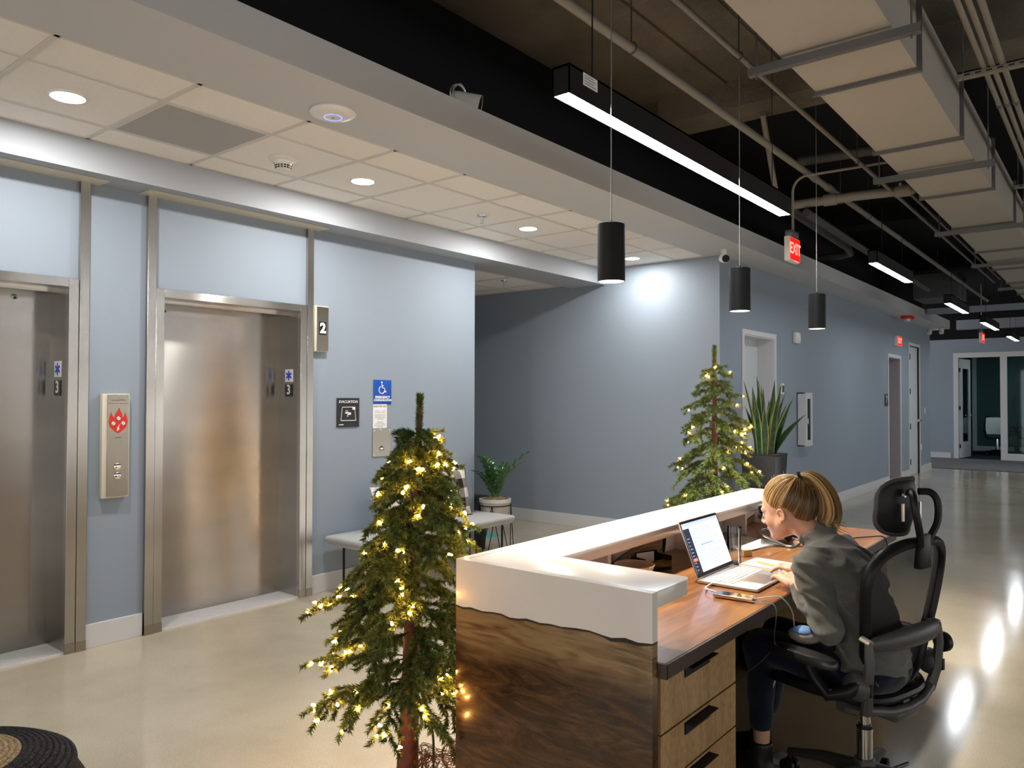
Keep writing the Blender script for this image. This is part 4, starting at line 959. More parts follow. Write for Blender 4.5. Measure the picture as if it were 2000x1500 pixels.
t = thing('power_adapter', 'white laptop power adapter lying on the floor under the chair', 'adapter', (3.14, 1.10, 0.0))
MB().box(3.10, 3.18, 1.06, 1.14, 0.0, 0.028).build('brick', 'white_plastic', t, bevel=0.008)
MB().tube(spline([(3.18, 1.10, 0.014), (3.26, 1.0, 0.006), (3.22, 0.82, 0.006), (3.45, 0.70, 0.006)], 6), 0.0035, n=6).build('cord', 'black_plastic', t, smooth=True)
# tumbler of water
def glass_mat():
    m, nt, b = nodes('clear_glass'); setp(b, Roughness=0.0, Transmission_Weight=1.0, IOR=1.45); b.inputs['Base Color'].default_value = (1,1,1,1); MATS['clear_glass'] = m
    m, nt, b = nodes('water'); setp(b, Roughness=0.0, Transmission_Weight=1.0, IOR=1.33); b.inputs['Base Color'].default_value = (0.97,0.98,1,1); MATS['water'] = m
glass_mat(); pane_mat('glass_thin', (0.975, 0.98, 0.98)); pane_mat('water_thin', (0.90, 0.90, 0.88))
t = thing('water_glass', 'tall clear glass half full of water beside the laptop', 'glass', (3.246, 1.346, ZT))
c = (3.246, 1.346, ZT)
MB().lathe(c, [(0.0, 0.001), (0.029, 0.001), (0.0305, 0.004), (0.0315, 0.165), (0.0300, 0.166), (0.0288, 0.012), (0.0, 0.010)], n=36).build('tumbler', 'glass_thin', t, smooth=True)
MB().lathe(c, [(0.0, 0.011), (0.0285, 0.013), (0.0293, 0.078), (0.0, 0.078)], n=36).build('water', 'water_thin', t, smooth=True)
t = thing('paper_stack', 'stack of white paper on the worktop behind the glass', 'paper', (3.72, 1.49, ZT))
for k in range(3):
    M_ = Matrix.Rotation(math.radians(-14+3*k), 3, 'Z')
    MB().obox((3.73, 1.485, ZT+0.002+0.003*k), (0.15, 0.11, 0.0013), M_).build('sheets', 'paper', t)
tag(MB().obox((3.45, 1.37, ZT+0.016), (0.024, 0.010, 0.0155), Matrix.Rotation(math.radians(-30), 3, 'Z')).build('wood_block', 'oak_front', bevel=0.001, seg=1), 'small pale wooden block standing right of the glass', 'wood block')
plain('ceramic_cream', (0.70, 0.60, 0.52), rough=0.35)
t = thing('ceramic_bowl', 'cream ceramic bowl behind the short end of the counter', 'bowl', (2.735, 1.42, ZT))
MB().lathe((2.74, 1.555, ZT), [(0.0, 0.001), (0.05, 0.001), (0.066, 0.02), (0.080, 0.056), (0.083, 0.060), (0.080, 0.060), (0.074, 0.054), (0.06, 0.022), (0.045, 0.008), (0.0, 0.008)], n=40).build('bowl', 'ceramic_cream', t, smooth=True)
t = thing('acrylic_tray', 'clear acrylic card holder standing beside the cream bowl', 'card holder', (2.93, 1.57, ZT))
M_ = Matrix.Rotation(math.radians(-18), 3, 'Z'); c = Vector((2.935, 1.585, ZT))
for dx, dy, hx, hy, hz in ((0, -0.045, 0.075, 0.0015, 0.022), (0, 0.045, 0.075, 0.0015, 0.034), (-0.075, 0, 0.0015, 0.045, 0.028), (0.075, 0, 0.0015, 0.045, 0.028)):
    MB().obox(c+M_ @ Vector((dx, dy, hz+0.002)), (hx, hy, hz), M_).build('wall', 'acrylic', t)
MB().obox(c+Vector((0, 0, 0.002)), (0.075, 0.045, 0.0015), M_).build('floor_plate', 'acrylic', t)
MB().obox(c+M_ @ Vector((0.0, 0.036, 0.036)), (0.05, 0.0008, 0.030), M_).build('card', 'sign_white', t)
t = thing('notebook', 'white notebook lying right of the laptop with a blue edge', 'notebook', (3.31, 1.20, ZT))
M_ = Matrix.Rotation(math.radians(-6), 3, 'Z')
MB().obox((3.305, 1.195, ZT+0.006), (0.085, 0.115, 0.005), M_).build('pages', 'paper', t)
MB().obox((3.305, 1.195, ZT+0.0012), (0.088, 0.118, 0.0008), M_).obox((3.305, 1.195, ZT+0.0116), (0.086, 0.116, 0.0006), M_).build('cover', 'sign_white', t)
plain('pencil_yellow', (0.75, 0.36, 0.03), rough=0.4)
t = thing('pencil', 'yellow pencil lying on the white notebook', 'pencil', (3.27, 1.19, ZT+0.012))
a, b = Vector((3.30, 1.262, ZT+0.016)), Vector((3.235, 1.10, ZT+0.016))
MB().cyl(a, b, 0.0035, n=6).build('shaft', 'pencil_yellow', t); MB().cyl(b, b+(b-a).normalized()*0.012, 0.0035, 0.0006, n=6).build('tip', 'ceramic_cream', t)
# desk telephone
t = thing('desk_phone', 'black desk telephone on a wire stand behind the woman', 'telephone', (3.88, 1.38, ZT))
M_ = Matrix.Rotation(math.radians(20), 3, 'Z') @ Matrix.Rotation(math.radians(38), 3, 'X'); c = Vector((3.90, 1.40, ZT+0.085))
MB().obox(c, (0.10, 0.095, 0.014), M_).build('body', 'black_plastic', t, bevel=0.006)
MB().obox(c+M_ @ Vector((0.03, 0.05, 0.0145)), (0.05, 0.028, 0.001), M_).build('display', 'hub_glass', t)
for i in range(3):
    for j in range(4):
        MB().obox(c+M_ @ Vector((0.005+0.022*i, -0.068+0.022*j, 0.016)), (0.008, 0.007, 0.002), M_).build('key', 'grey_plastic', t)
hs = [c+M_ @ Vector((-0.075, y, z)) for y, z in ((-0.10, 0.022), (-0.085, 0.04), (-0.03, 0.05), (0.04, 0.05), (0.095, 0.042), (0.115, 0.022))]
MB().tube(spline(hs, 4), [0.024 if (i < 4 or i > 16) else 0.015 for i in range(21)], n=10).build('handset', 'black_plastic', t, smooth=True)
MB().tube(spline([(3.78, 1.30, ZT+0.006), (3.80, 1.27, ZT+0.006), (3.98, 1.30, ZT+0.006), (4.00, 1.34, ZT+0.006), (3.93, 1.46, ZT+0.05), (3.78, 1.42, ZT+0.05), (3.78, 1.30, ZT+0.006)], 6), 0.006, n=8).build('wire_stand', 'satin_metal', t, smooth=True)
MB().tube(spline([(4.0, 1.3, ZT+0.03), (4.15, 1.16, ZT+0.006), (4.3, 1.06, ZT+0.006), (4.35, 0.985, ZT+0.004), (4.36, 0.975, 0.66)], 6), 0.003, n=6).build('cord', 'black_plastic', t, smooth=True)

# ================================================================== trees
plain('needle', (0.115, 0.165, 0.042), rough=0.55, spec=0.35, var=0.55, vscale=35)
plain('trunk_bark', (0.11, 0.030, 0.016), rough=0.55, var=0.5, vscale=18, bump=0.5, bscale=60)
plain('socket_green', (0.01, 0.03, 0.012), rough=0.5)
WID = 0.0021
def needles(mb, pts, rng, nl, dens, spread=0.75):
    P = [Vector(p) for p in pts]
    for a, b in zip(P, P[1:]):
        d = b-a; L_ = d.length
        if L_ < 1e-6: continue
        d.normalize(); o = d.orthogonal().normalized(); q = d.cross(o)
        for _ in range(max(1, int(L_*dens))):
            th = rng.uniform(0, 2*math.pi); r_ = o*math.cos(th)+q*math.sin(th)
            p = a+d*(rng.random()*L_)
            n = (d*rng.uniform(0.35, 0.9)+r_*spread).normalized()*nl*rng.uniform(0.75, 1.2)
            w_ = n.cross(Vector((rng.uniform(-1,1), rng.uniform(-1,1), rng.uniform(-1,1))))
            if w_.length < 1e-6: continue
            w_ = w_.normalized()*WID
            m_ = p+n*0.5
            k = len(mb.v); mb.v += [tuple(p+w_), tuple(p+n), tuple(p-w_)]; mb.f.append((k, k+1, k+2)); mb.m.append(0)
BULB = MB().lathe((0,0,0), [(0.0,0.016),(0.0022,0.014),(0.0044,0.007),(0.0047,0.002),(0.0040,-0.002),(0.0,-0.0025)], n=8, mi=0).lathe((0,0,0), [(0.0045,-0.0015),(0.0052,-0.004),(0.0045,-0.016),(0.0,-0.017)], n=6, mi=1).mesh('light_bulb', ['bulb_warm', 'socket_green'], smooth=True)
def tree(label, base, H_, rtrunk, top_off, specs, nbulb, seed, dens=520, nl=0.021, low=0.22, reach=None):
    rng = random.Random(seed); bx, by = base
    t = thing('alpine_tree', label, 'christmas tree', (bx, by, 0))
    def ax(z): return Vector((bx+top_off[0]*z/H_, by+top_off[1]*z/H_, z))
    zs = [0, 0.15, 0.35, 0.6, 0.9, 1.15, H_*0.86, H_*0.97]
    tr = MB(); prev = None
    tr.tube([ax(z)+Vector((0.004*math.sin(9*z), 0.004*math.cos(7*z), 0)) for z in zs], [rtrunk*(1-0.86*z/H_) for z in zs], n=14)
    tr.build('trunk', 'trunk_bark', t, smooth=True)
    tips = []
    for (z, az, L_, up, droop) in specs:
        mb = MB(); p0 = ax(z); d = Vector((math.cos(az), math.sin(az), 0))
        pts = []
        for i in range(7):
            u = i/6; pts.append(p0+d*(L_*u)+Vector((0, 0, up*L_*u-droop*L_*u*u))+Vector((rng.uniform(-1,1), rng.uniform(-1,1), rng.uniform(-1,1)))*0.006)
        mb.tube(pts, [0.0028]*6+[0.0012], n=4)
        needles(mb, pts[1:], rng, nl, dens*1.3)
        ns = max(4, int(L_/0.027))
        for k in range(ns):
            u = 0.28+0.66*(k+rng.random()*0.5)/ns; i = min(5, int(u*6)); q = pts[i].lerp(pts[i+1], u*6-i)
            dd_ = (pts[min(6, i+1)]-pts[i]).normalized(); side = Vector((-d.y, d.x, 0))*(1 if k % 2 else -1)
            dr = (dd_*0.75+side*rng.uniform(0.5, 0.85)+Vector((0, 0, rng.uniform(-0.35, 0.28)))).normalized()
            l2 = rng.uniform(0.05, 0.095)*(0.65+0.5*L_/0.3)
            sp_ = [q+dr*l2*v+Vector((0, 0, -0.22*l2*v*v)) for v in (0, 0.35, 0.7, 1.0)]
            mb.tube(sp_, [0.0018, 0.0016, 0.0014, 0.0008], n=3); needles(mb, sp_, rng, nl, dens)
            tips.append(sp_[2])
        tips.append(pts[6]); tips.append(pts[4])
        mb.build('branch', 'needle', t, recalc=False)
    top = MB(); zt = [H_*0.88, H_*0.93, H_*0.97, H_]
    pp = [ax(z) for z in zt]; top.tube(pp, 0.003, n=4); needles(top, pp, rng, nl*1.0, dens*5.0, 0.9); top.build('branch', 'needle', t, recalc=False)
    rng.shuffle(tips)
    return t, tips, rng
def bulbs(t, pos, rng):
    g_ = Vector(ORG[t.name])
    for p in pos:
        o = link('light_bulb', BULB, t); o.location = p-g_
        o.rotation_euler = (rng.uniform(0.3, 2.6), rng.uniform(-0.6, 0.6), rng.uniform(0, 6.28))
rng = random.Random(11)
sp1 = []
H1 = 1.49
for i in range(84):
    u = i/83; z = 0.45+u*(1.36-0.45)
    # reach of the crown by height, read off the silhouette
    prof = np.interp(z, [0.30, 0.45, 0.60, 0.75, 0.95, 1.10, 1.25, 1.36], [0.17, 0.24, 0.265, 0.245, 0.215, 0.18, 0.135, 0.065])
    az = i*2.39996+rng.uniform(-0.3, 0.3); L_ = prof*rng.uniform(0.82, 1.12)
    sp1.append((z, az, L_, rng.uniform(0.0, 0.35) if z > 0.55 else rng.uniform(-0.1, 0.2), rng.uniform(0.35, 0.75)))
for i in range(34):
    z = 0.92+0.44*i/33; prof = np.interp(z, [0.92, 1.10, 1.25, 1.36], [0.20, 0.165, 0.125, 0.06])
    sp1.append((z, i*2.39996+1.1, prof*rng.uniform(0.7, 1.05), rng.uniform(0.1, 0.5), rng.uniform(0.4, 0.8)))
vl = math.atan2(0.78, -0.62)      # toward the picture's left
sp1 += [(0.55, vl-0.2, 0.36, 0.0, 0.12), (0.74, vl+0.1, 0.34, 0.25, 0.25), (0.47, vl+0.5, 0.34, 0.15, 0.3), (0.36, vl-math.pi+0.2, 0.20, -0.2, 0.9), (0.86, vl-0.1, 0.27, 0.1, 0.35), (1.24, vl, 0.14, 0.2, 0.5), (1.25, vl+math.pi-0.25, 0.12, 0.3, 0.5)]
t1, tips1, rg = tree('lit alpine christmas tree with a red brown trunk, nearest the camera', (1.938, 2.038), H1, 0.043, (0.010, -0.055), sp1, 80, 5, dens=2100, nl=0.0195)
bulbs(t1, [p+Vector((rg.uniform(-1,1), rg.uniform(-1,1), rg.uniform(-0.5,1)))*0.012 for p in sorted(tips1, key=lambda q: (q-Vector((1.94, 2.01, q.z))).length/np.interp(q.z, [0.3, 0.6, 1.0, 1.4], [0.24, 0.27, 0.2, 0.08])+0.9*rg.random())[-125:]], rg)
# plug, tag and cord of the near tree
MB().obox((1.905, 1.955, 0.555), (0.014, 0.010, 0.030), Matrix.Rotation(0.5, 3, 'Y')).obox((1.945, 1.955, 0.545), (0.012, 0.010, 0.026), Matrix.Rotation(-0.6, 3, 'Y')).build('plug_adapter', 'socket_green', t1, bevel=0.002)
MB().box(1.935, 1.962, 1.950, 1.952, 0.588, 0.602).build('maker_tag', 'sign_white', t1)
MB().tube(spline([(1.96, 1.96, 0.36), (1.985, 1.95, 0.28), (1.99, 1.95, 0.16), (2.0, 1.97, 0.04), (2.06, 2.05, 0.006), (2.3, 2.3, 0.006)], 6), 0.0045, n=6).build('power_cord', 'socket_green', t1, smooth=True)
sp2 = []; rng = random.Random(23)
for i in range(76):
    u = i/75; z = 0.45+u*(1.68-0.45)
    prof = np.interp(z, [0.45, 0.7, 0.85, 1.0, 1.2, 1.4, 1.55, 1.68], [0.40, 0.38, 0.34, 0.27, 0.235, 0.20, 0.15, 0.07])
    sp2.append((z, i*2.39996+rng.uniform(-0.3, 0.3), prof*rng.uniform(0.8, 1.1), rng.uniform(0.0, 0.4), rng.uniform(0.25, 0.7)))
t2, tips2, rg = tree('lit alpine christmas tree beyond the far end of the counter', (4.73, 2.10), 1.82, 0.045, (0.0, -0.01), sp2, 60, 9, dens=1300, nl=0.024)
bulbs(t2, [p+Vector((rg.uniform(-1,1), rg.uniform(-1,1), rg.uniform(-0.5,1)))*0.012 for p in sorted(tips2, key=lambda q: (q-Vector((4.73, 2.10, q.z))).length/np.interp(q.z, [0.5, 1.0, 1.4, 1.7], [0.4, 0.27, 0.2, 0.08])+0.9*rg.random())[-90:]], rg)
# wire ornament at the foot of the near tree
plain('copper_wire', (0.20, 0.075, 0.035), rough=0.45, metal=0.5)
t = thing('wire_ornament', 'brown twig wire sculpture at the foot of the near tree', 'ornament', (2.03, 1.95, 0))
rng = random.Random(4)
def wire_ball(c, r, n, nm):
    mb = MB()
    for k in range(n):
        q = Euler((rng.uniform(0, 6.28), rng.uniform(0, 6.28), rng.uniform(0, 6.28))).to_matrix()
        e = [rng.uniform(0.85, 1.05) for _ in range(3)]
        mb.tube([Vector(c)+q @ Vector((r[0]*math.cos(a)*e[0], r[1]*math.sin(a)*e[1], r[2]*0.25*math.sin(2*a+k))) for a in [2*math.pi*j/18 for j in range(18)]], 0.0011, n=4, closed=True)
    mb.build(nm, 'copper_wire', t)
wire_ball((2.02, 1.95, 0.10), (0.10, 0.10, 0.10), 20, 'wire_body')
wire_ball((1.985, 1.985, 0.175), (0.052, 0.052, 0.052), 16, 'wire_lobe')
wire_ball((2.055, 1.905, 0.185), (0.052, 0.052, 0.052), 16, 'wire_lobe')

# ================================================================== bench and cushions
def fabric(name, c1, c2, scale=300, bump=0.4):
    m, nt, b = nodes(name); setp(b, Roughness=0.95, Specular_IOR_Level=0.1, Sheen_Weight=0.2)
    mp = mapping(nt); n = nt.nodes.new('ShaderNodeTexNoise'); n.inputs['Scale'].default_value = scale; n.inputs['Detail'].default_value = 3
    nt.links.new(mp.outputs[0], n.inputs['Vector']); r = ramp(nt, [(0.38, c1), (0.62, c2)]); nt.links.new(n.outputs['Fac'], r.inputs['Fac']); nt.links.new(r.outputs['Color'], b.inputs['Base Color'])
    bp = nt.nodes.new('ShaderNodeBump'); bp.inputs['Strength'].default_value = bump; bp.inputs['Distance'].default_value = 0.003
    nt.links.new(n.outputs['Fac'], bp.inputs['Height']); nt.links.new(bp.outputs['Normal'], b.inputs['Normal']); MATS[name] = m
fabric('bench_fabric', (0.30, 0.31, 0.31), (0.46, 0.47, 0.47)); fabric('white_knit', (0.55, 0.54, 0.52), (0.78, 0.76, 0.73), 90); fabric('black_cloth', (0.012, 0.011, 0.011), (0.03, 0.028, 0.026))
t = thing('waiting_bench', 'grey upholstered bench with black sled legs against the wall', 'bench', (4.52, 4.5, 0))
MB().box(3.66, 5.39, 4.265, 4.755, 0.385, 0.432).build('cushion', 'bench_fabric', t, bevel=0.022, seg=4)
MB().box(3.675, 5.375, 4.28, 4.74, 0.362, 0.388).build('seat_base', 'bench_fabric', t, bevel=0.010, seg=2)
MB().tube([(3.67,4.275,0.386),(5.38,4.275,0.386),(5.38,4.745,0.386),(3.67,4.745,0.386)], 0.004, n=6, closed=True).build('piping', 'bench_fabric', t)
for x in (3.80, 5.25):
    MB().tube([(x,4.31,0.365),(x,4.31,0.03),(x,4.325,0.012),(x,4.34,0.008),(x,4.66,0.008),(x,4.675,0.012),(x,4.69,0.03),(x,4.69,0.365)], 0.009, n=8).build('sled_leg', 'black_metal', t, smooth=True)
MB().tube([(3.80,4.5,0.355),(5.25,4.5,0.355)], 0.009, n=8).build('rail', 'black_metal', t)
def plaid():
    m, nt, b = nodes('plaid_cloth'); setp(b, Roughness=0.95, Specular_IOR_Level=0.1)
    tc = nt.nodes.new('ShaderNodeTexCoord'); sx = nt.nodes.new('ShaderNodeSeparateXYZ'); nt.links.new(tc.outputs['Generated'], sx.inputs[0])
    outs = []
    for ax_ in (0, 2):
        m1 = nt.nodes.new('ShaderNodeMath'); m1.operation = 'MULTIPLY'; m1.inputs[1].default_value = 2.5; nt.links.new(sx.outputs[ax_], m1.inputs[0])
        m2 = nt.nodes.new('ShaderNodeMath'); m2.operation = 'FRACT'; nt.links.new(m1.outputs[0], m2.inputs[0])
        m3 = nt.nodes.new('ShaderNodeMath'); m3.operation = 'GREATER_THAN'; m3.inputs[1].default_value = 0.5; nt.links.new(m2.outputs[0], m3.inputs[0]); outs.append(m3)
    ad = nt.nodes.new('ShaderNodeMath'); ad.operation = 'ADD'; nt.links.new(outs[0].outputs[0], ad.inputs[0]); nt.links.new(outs[1].outputs[0], ad.inputs[1])
    dv = nt.nodes.new('ShaderNodeMath'); dv.operation = 'DIVIDE'; dv.inputs[1].default_value = 2.0; nt.links.new(ad.outputs[0], dv.inputs[0])
    r = ramp(nt, [(0.0, (0.62, 0.58, 0.50)), (0.5, (0.20, 0.19, 0.18)), (1.0, (0.018, 0.016, 0.016))]); r.color_ramp.interpolation = 'CONSTANT'
    r.color_ramp.elements[1].position = 0.3; r.color_ramp.elements[2].position = 0.8
    nt.links.new(dv.outputs[0], r.inputs['Fac']); nt.links.new(r.outputs['Color'], b.inputs['Base Color']); MATS['plaid_cloth'] = m
plaid()
def pillow(name, label, c, w_, h_, th, lean, yaw, mat, rim=None, group='cushions on the bench'):
    t = thing(name, label, 'cushion', c, yaw, group=group, local=True)
    mb = MB(); n = 14
    for side in (-1, 1):
        vs = []; fs = []
        for i in range(n+1):
            for j in range(n+1):
                u, v = 2*i/n-1, 2*j/n-1
                bul = (max(0, 1-u*u)*max(0, 1-v*v))**0.42
                pin = 1-0.10*(1-abs(u)**2)*abs(v)**3-0.0
                x = u*w_/2*(1-0.07*(1-v*v)*abs(u)**4); z = v*h_/2*(1-0.07*(1-u*u)*abs(v)**4)
                vs.append((x, side*th/2*bul, z))
        for i in range(n):
            for j in range(n):
                a = i*(n+1)+j; q = (a, a+1, a+n+2, a+n+1); fs.append(q if side > 0 else q[::-1])
        mb.add(vs, fs)
    R_ = Matrix.Rotation(lean, 3, 'X')
    mb.v = [tuple(R_ @ Vector(v)+Vector((0, 0, h_/2*math.cos(lean)))) for v in mb.v]
    mb.build('cover', mat, t, smooth=True, merge=True, ang=80)
    e = [R_ @ Vector((u*w_/2*(1-0.07*(1-v*v)*abs(u)**4), 0, v*h_/2*(1-0.07*(1-u*u)*abs(v)**4)))+Vector((0, 0, h_/2*math.cos(lean))) for u, v in [(-1+2*k/8, -1) for k in range(8)]+[(1, -1+2*k/8) for k in range(8)]+[(1-2*k/8, 1) for k in range(8)]+[(-1, 1-2*k/8) for k in range(8)]]
    MB().tube(e, 0.005, n=5, closed=True).build('piping', rim or mat, t)
    return t
pillow('throw_pillow', 'black and white plaid cushion leaning on the wall', (4.93, 4.655, 0.436), 0.46, 0.42, 0.13, math.radians(-14), math.radians(-6), 'plaid_cloth', 'black_cloth')
pillow('throw_pillow', 'white textured cushion in front of the plaid one', (4.68, 4.55, 0.436), 0.36, 0.33, 0.11, math.radians(-22), math.radians(-4), 'white_knit')
wp = pillow('throw_pillow', 'white cushion with small black marks behind the near tree', (4.20, 4.57, 0.436), 0.40, 0.36, 0.12, math.radians(-20), math.radians(4), 'white_knit')
mk = MB(); rng = random.Random(2); R_ = Matrix.Rotation(math.radians(-20), 3, 'X')
for i in range(7):
    for j in range(6):
        u, v = -0.85+i*0.28, -0.8+j*0.32
        th = -0.06*(max(0, 1-u*u)*max(0, 1-v*v))**0.42-0.0015
        mk.obox(R_ @ Vector((u*0.19, th, v*0.17))+Vector((0, 0, 0.18*math.cos(math.radians(-20)))), (0.004, 0.001, 0.012), R_ @ Matrix.Rotation(rng.uniform(-0.6, 0.6), 3, 'Y'))
tag(mk.build('printed_marks', 'text_black', wp), kind='stuff')

# dark bin beyond the wall corner
t = thing('waste_bin', 'tall black bin standing beyond the wall corner behind the plant', 'bin', (5.60, 5.05, 0))
MB().hexa([(5.49,4.90,0.0),(5.71,4.90,0.0),(5.71,5.20,0.0),(5.49,5.20,0.0)], [(5.47,4.88,0.50),(5.73,4.88,0.50),(5.73,5.22,0.50),(5.47,5.22,0.50)]).build('body', 'black_plastic', t, bevel=0.006)
MB().box(5.465, 5.735, 4.875, 5.225, 0.50, 0.525).build('rim', 'black_plastic', t, bevel=0.004)
plain('teal_patch', (0.10, 0.42, 0.42), rough=0.5)
tag(MB().box(6.02, 6.42, 5.25, 5.55, 0.0, 0.002).build('floor_patch', 'teal_patch'), 'small turquoise patch on the floor behind the plant stand', 'floor sticker')  # flat turquoise rectangle laid on the floor

# ================================================================== plants
plain('leaf_zz', (0.022, 0.085, 0.018), rough=0.22, spec=0.6, var=0.4, vscale=14)
plain('stem_green', (0.06, 0.13, 0.03), rough=0.5)
plain('concrete_pot', (0.50, 0.47, 0.43), rough=0.8, var=0.15, vscale=9, bump=0.2, bscale=90)
plain('moss', (0.22, 0.16, 0.085), rough=0.95, var=0.5, vscale=40, bump=0.8, bscale=70)
P0 = Vector((5.535, 4.63, 0))
ps = thing('plant_stand', 'black wire hairpin plant stand holding a stone pot', 'plant stand', tuple(P0))
MB().tube(arc(P0+Vector((0,0,0.478)), 0.150, 0, 2*math.pi-0.001, 28, (1,0,0), (0,1,0))[:-1], 0.005, n=6, closed=True).build('ring', 'black_metal', ps, smooth=True)
for k in range(4):
    a = math.pi/2*k+0.5; c_, s_ = math.cos(a), math.sin(a); tp = P0+Vector((0.150*c_, 0.150*s_, 0.478))
    for d_ in (-0.55, 0.55):
        MB().tube([tp, P0+Vector((0.19*math.cos(a+d_), 0.19*math.sin(a+d_), 0.004))], 0.004, n=6).build('leg', 'black_metal', ps)
pt = thing('potted_zz_plant', 'glossy green plant in a stone pot on the wire stand', 'potted plant', (P0.x, P0.y, 0.31))
MB().lathe(P0, [(0.0,0.312),(0.06,0.315),(0.105,0.35),(0.132,0.42),(0.142,0.50),(0.150,0.505),(0.150,0.535),(0.138,0.537),(0.132,0.50),(0.0,0.49)], n=36).build('pot', 'concrete_pot', pt, smooth=True)
ms = MB().lathe(P0, [(0.137,0.505),(0.11,0.535),(0.06,0.552),(0.0,0.556)], n=24); rng = random.Random(6)
for k in range(220):
    a = rng.uniform(0, 6.28); r_ = 0.125*math.sqrt(rng.random()); q = P0+Vector((r_*math.cos(a), r_*math.sin(a), 0.545-0.25*r_)); d_ = Vector((rng.uniform(-1,1), rng.uniform(-1,1), rng.uniform(-0.3,0.6))).normalized()*0.03
    ms.tube([q, q+d_*0.6+Vector((0,0,0.006)), q+d_], 0.0016, n=3)
tag(ms.build('moss', 'moss', pt), kind='stuff')
LEAF = MB()
vs = []; n = 6
for i in range(n+1):
    u = i/n; w_ = 0.0165*math.sin(math.pi*min(1, u*0.97+0.03))**0.75
    vs += [(-w_, u*0.062, 0.004*u+0.003), (0, u*0.062, 0.004*u), (w_, u*0.062, 0.004*u+0.003)]
LEAF.add(vs, [(3*i+j, 3*i+j+1, 3*i+j+4, 3*i+j+3) for i in range(n) for j in range(2)])
LEAFM = LEAF.mesh('leaf', ['leaf_zz'], smooth=True, recalc=False, ang=80)
g_ = Vector(ORG[pt.name])
for k, (az, ln, out) in enumerate(((2.3, 0.44, 0.10), (2.9, 0.43, 0.13), (1.7, 0.42, 0.07), (3.6, 0.36, 0.22), (5.5, 0.47, 0.26), (5.0, 0.36, 0.20), (0.3, 0.34, 0.2), (4.3, 0.30, 0.16), (1.0, 0.36, 0.14), (3.2, 0.30, 0.25))):
    d_ = Vector((math.cos(az), math.sin(az), 0)); b0 = P0+d_*0.03+Vector((0, 0, 0.54))
    cp = [b0+d_*(out*u*u)+Vector((0, 0, ln*u*(1-0.12*u))) for u in [i/13 for i in range(14)]]
    st = MB().tube(cp, [0.007-0.0004*i for i in range(14)], n=6).build('stem', 'stem_green', pt, smooth=True)
    for i in range(2, 14):
        tan = (cp[min(13, i+1)]-cp[i-1]).normalized(); sd = tan.cross(d_).normalized()
        for s in (-1, 1):
            y_ = (sd*s*0.95+tan*0.6+d_*0.25*(1 if i % 2 else -0.6)).normalized(); z_ = (tan.cross(y_)*s); z_ = (z_-y_*z_.dot(y_)).normalized(); x_ = y_.cross(z_)
            o = link('leaf', LEAFM, st); sc = 1.12-0.03*abs(i-7)
            mm = Matrix((x_*sc, y_*sc, z_*sc)).transposed().to_4x4(); mm.translation = cp[i]-g_; o.matrix_local = mm
# snake plant
plain('leaf_snake', (0.022, 0.075, 0.028), rough=0.35, var=0.5, vscale=22); plain('leaf_margin', (0.34, 0.36, 0.09), rough=0.4)
plain('planter_black', (0.022, 0.023, 0.026), rough=0.35)
sx, sy = 7.62, 2.84
t = thing('snake_plant', 'tall snake plant with yellow edged leaves in a black square planter', 'potted plant', (sx, sy, 0))
a, b = 0.175, 0.125; pm = MB(); zt = 0.915
pm.hexa([(sx-b,sy-b,0),(sx+b,sy-b,0),(sx+b,sy+b,0),(sx-b,sy+b,0)], [(sx-a,sy-a,zt),(sx+a,sy-a,zt),(sx+a,sy+a,zt),(sx-a,sy+a,zt)])
pm.build('planter', 'planter_black', t, bevel=0.006)
r_ = MB(); r_.box(sx-a, sx+a, sy-a, sy-a+0.014, zt-0.002, zt+0.012); r_.box(sx-a, sx+a, sy+a-0.014, sy+a, zt-0.002, zt+0.012); r_.box(sx-a, sx-a+0.014, sy-a+0.014, sy+a-0.014, zt-0.002, zt+0.012); r_.box(sx+a-0.014, sx+a, sy-a+0.014, sy+a-0.014, zt-0.002, zt+0.012)
r_.build('planter_rim', 'planter_black', t)
MB().box(sx-a+0.012, sx+a-0.012, sy-a+0.012, sy+a-0.012, zt-0.001, zt+0.006).build('soil', 'moss', t)
rng = random.Random(14)
def snake_leaf(bx, by, az, h_, lean, tw, w0):
    mb = MB(); n = 14; vs = []; fs = []; mi = []
    d_ = Vector((math.cos(az), math.sin(az), 0))
    for i in range(n+1):
        u = i/n; c_ = Vector((bx, by, zt))+d_*(lean*u**1.6)+Vector((0, 0, h_*u*(1-0.10*lean*u)))
        w_ = w0*(0.55+0.75*math.sin(math.pi*min(1, u*0.75+0.12)))*(1-u**4)+0.001; th = az+math.pi/2+tw*u+0.25*math.sin(5*u+az)
        e = Vector((math.cos(th), math.sin(th), 0)); nn = Vector((-e.y, e.x, 0))
        for s, dp in ((-1, 0.25), (-0.78, 0.10), (0, 0), (0.78, 0.10), (1, 0.25)): vs.append(c_+e*(w_*s)+nn*(w_*dp))
    for i in range(n):
        for j in range(4): fs.append((5*i+j, 5*i+j+1, 5*i+j+6, 5*i+j+5)); mi.append(1 if j in (0, 3) else 0)
    k = MB(); k.add(vs, fs); k.m = mi
    k.build('leaf', ['leaf_snake', 'leaf_margin'], t, smooth=True, recalc=False, ang=80)
for k in range(30):
    a_ = rng.uniform(0, 6.28); q = 0.12*math.sqrt(rng.random())
    snake_leaf(sx+q*math.cos(a_), sy+q*math.sin(a_), a_+rng.uniform(-0.4, 0.4), rng.uniform(0.38, 0.78), rng.uniform(0.02, 0.16), rng.uniform(-1.2, 1.2), rng.uniform(0.022, 0.032))
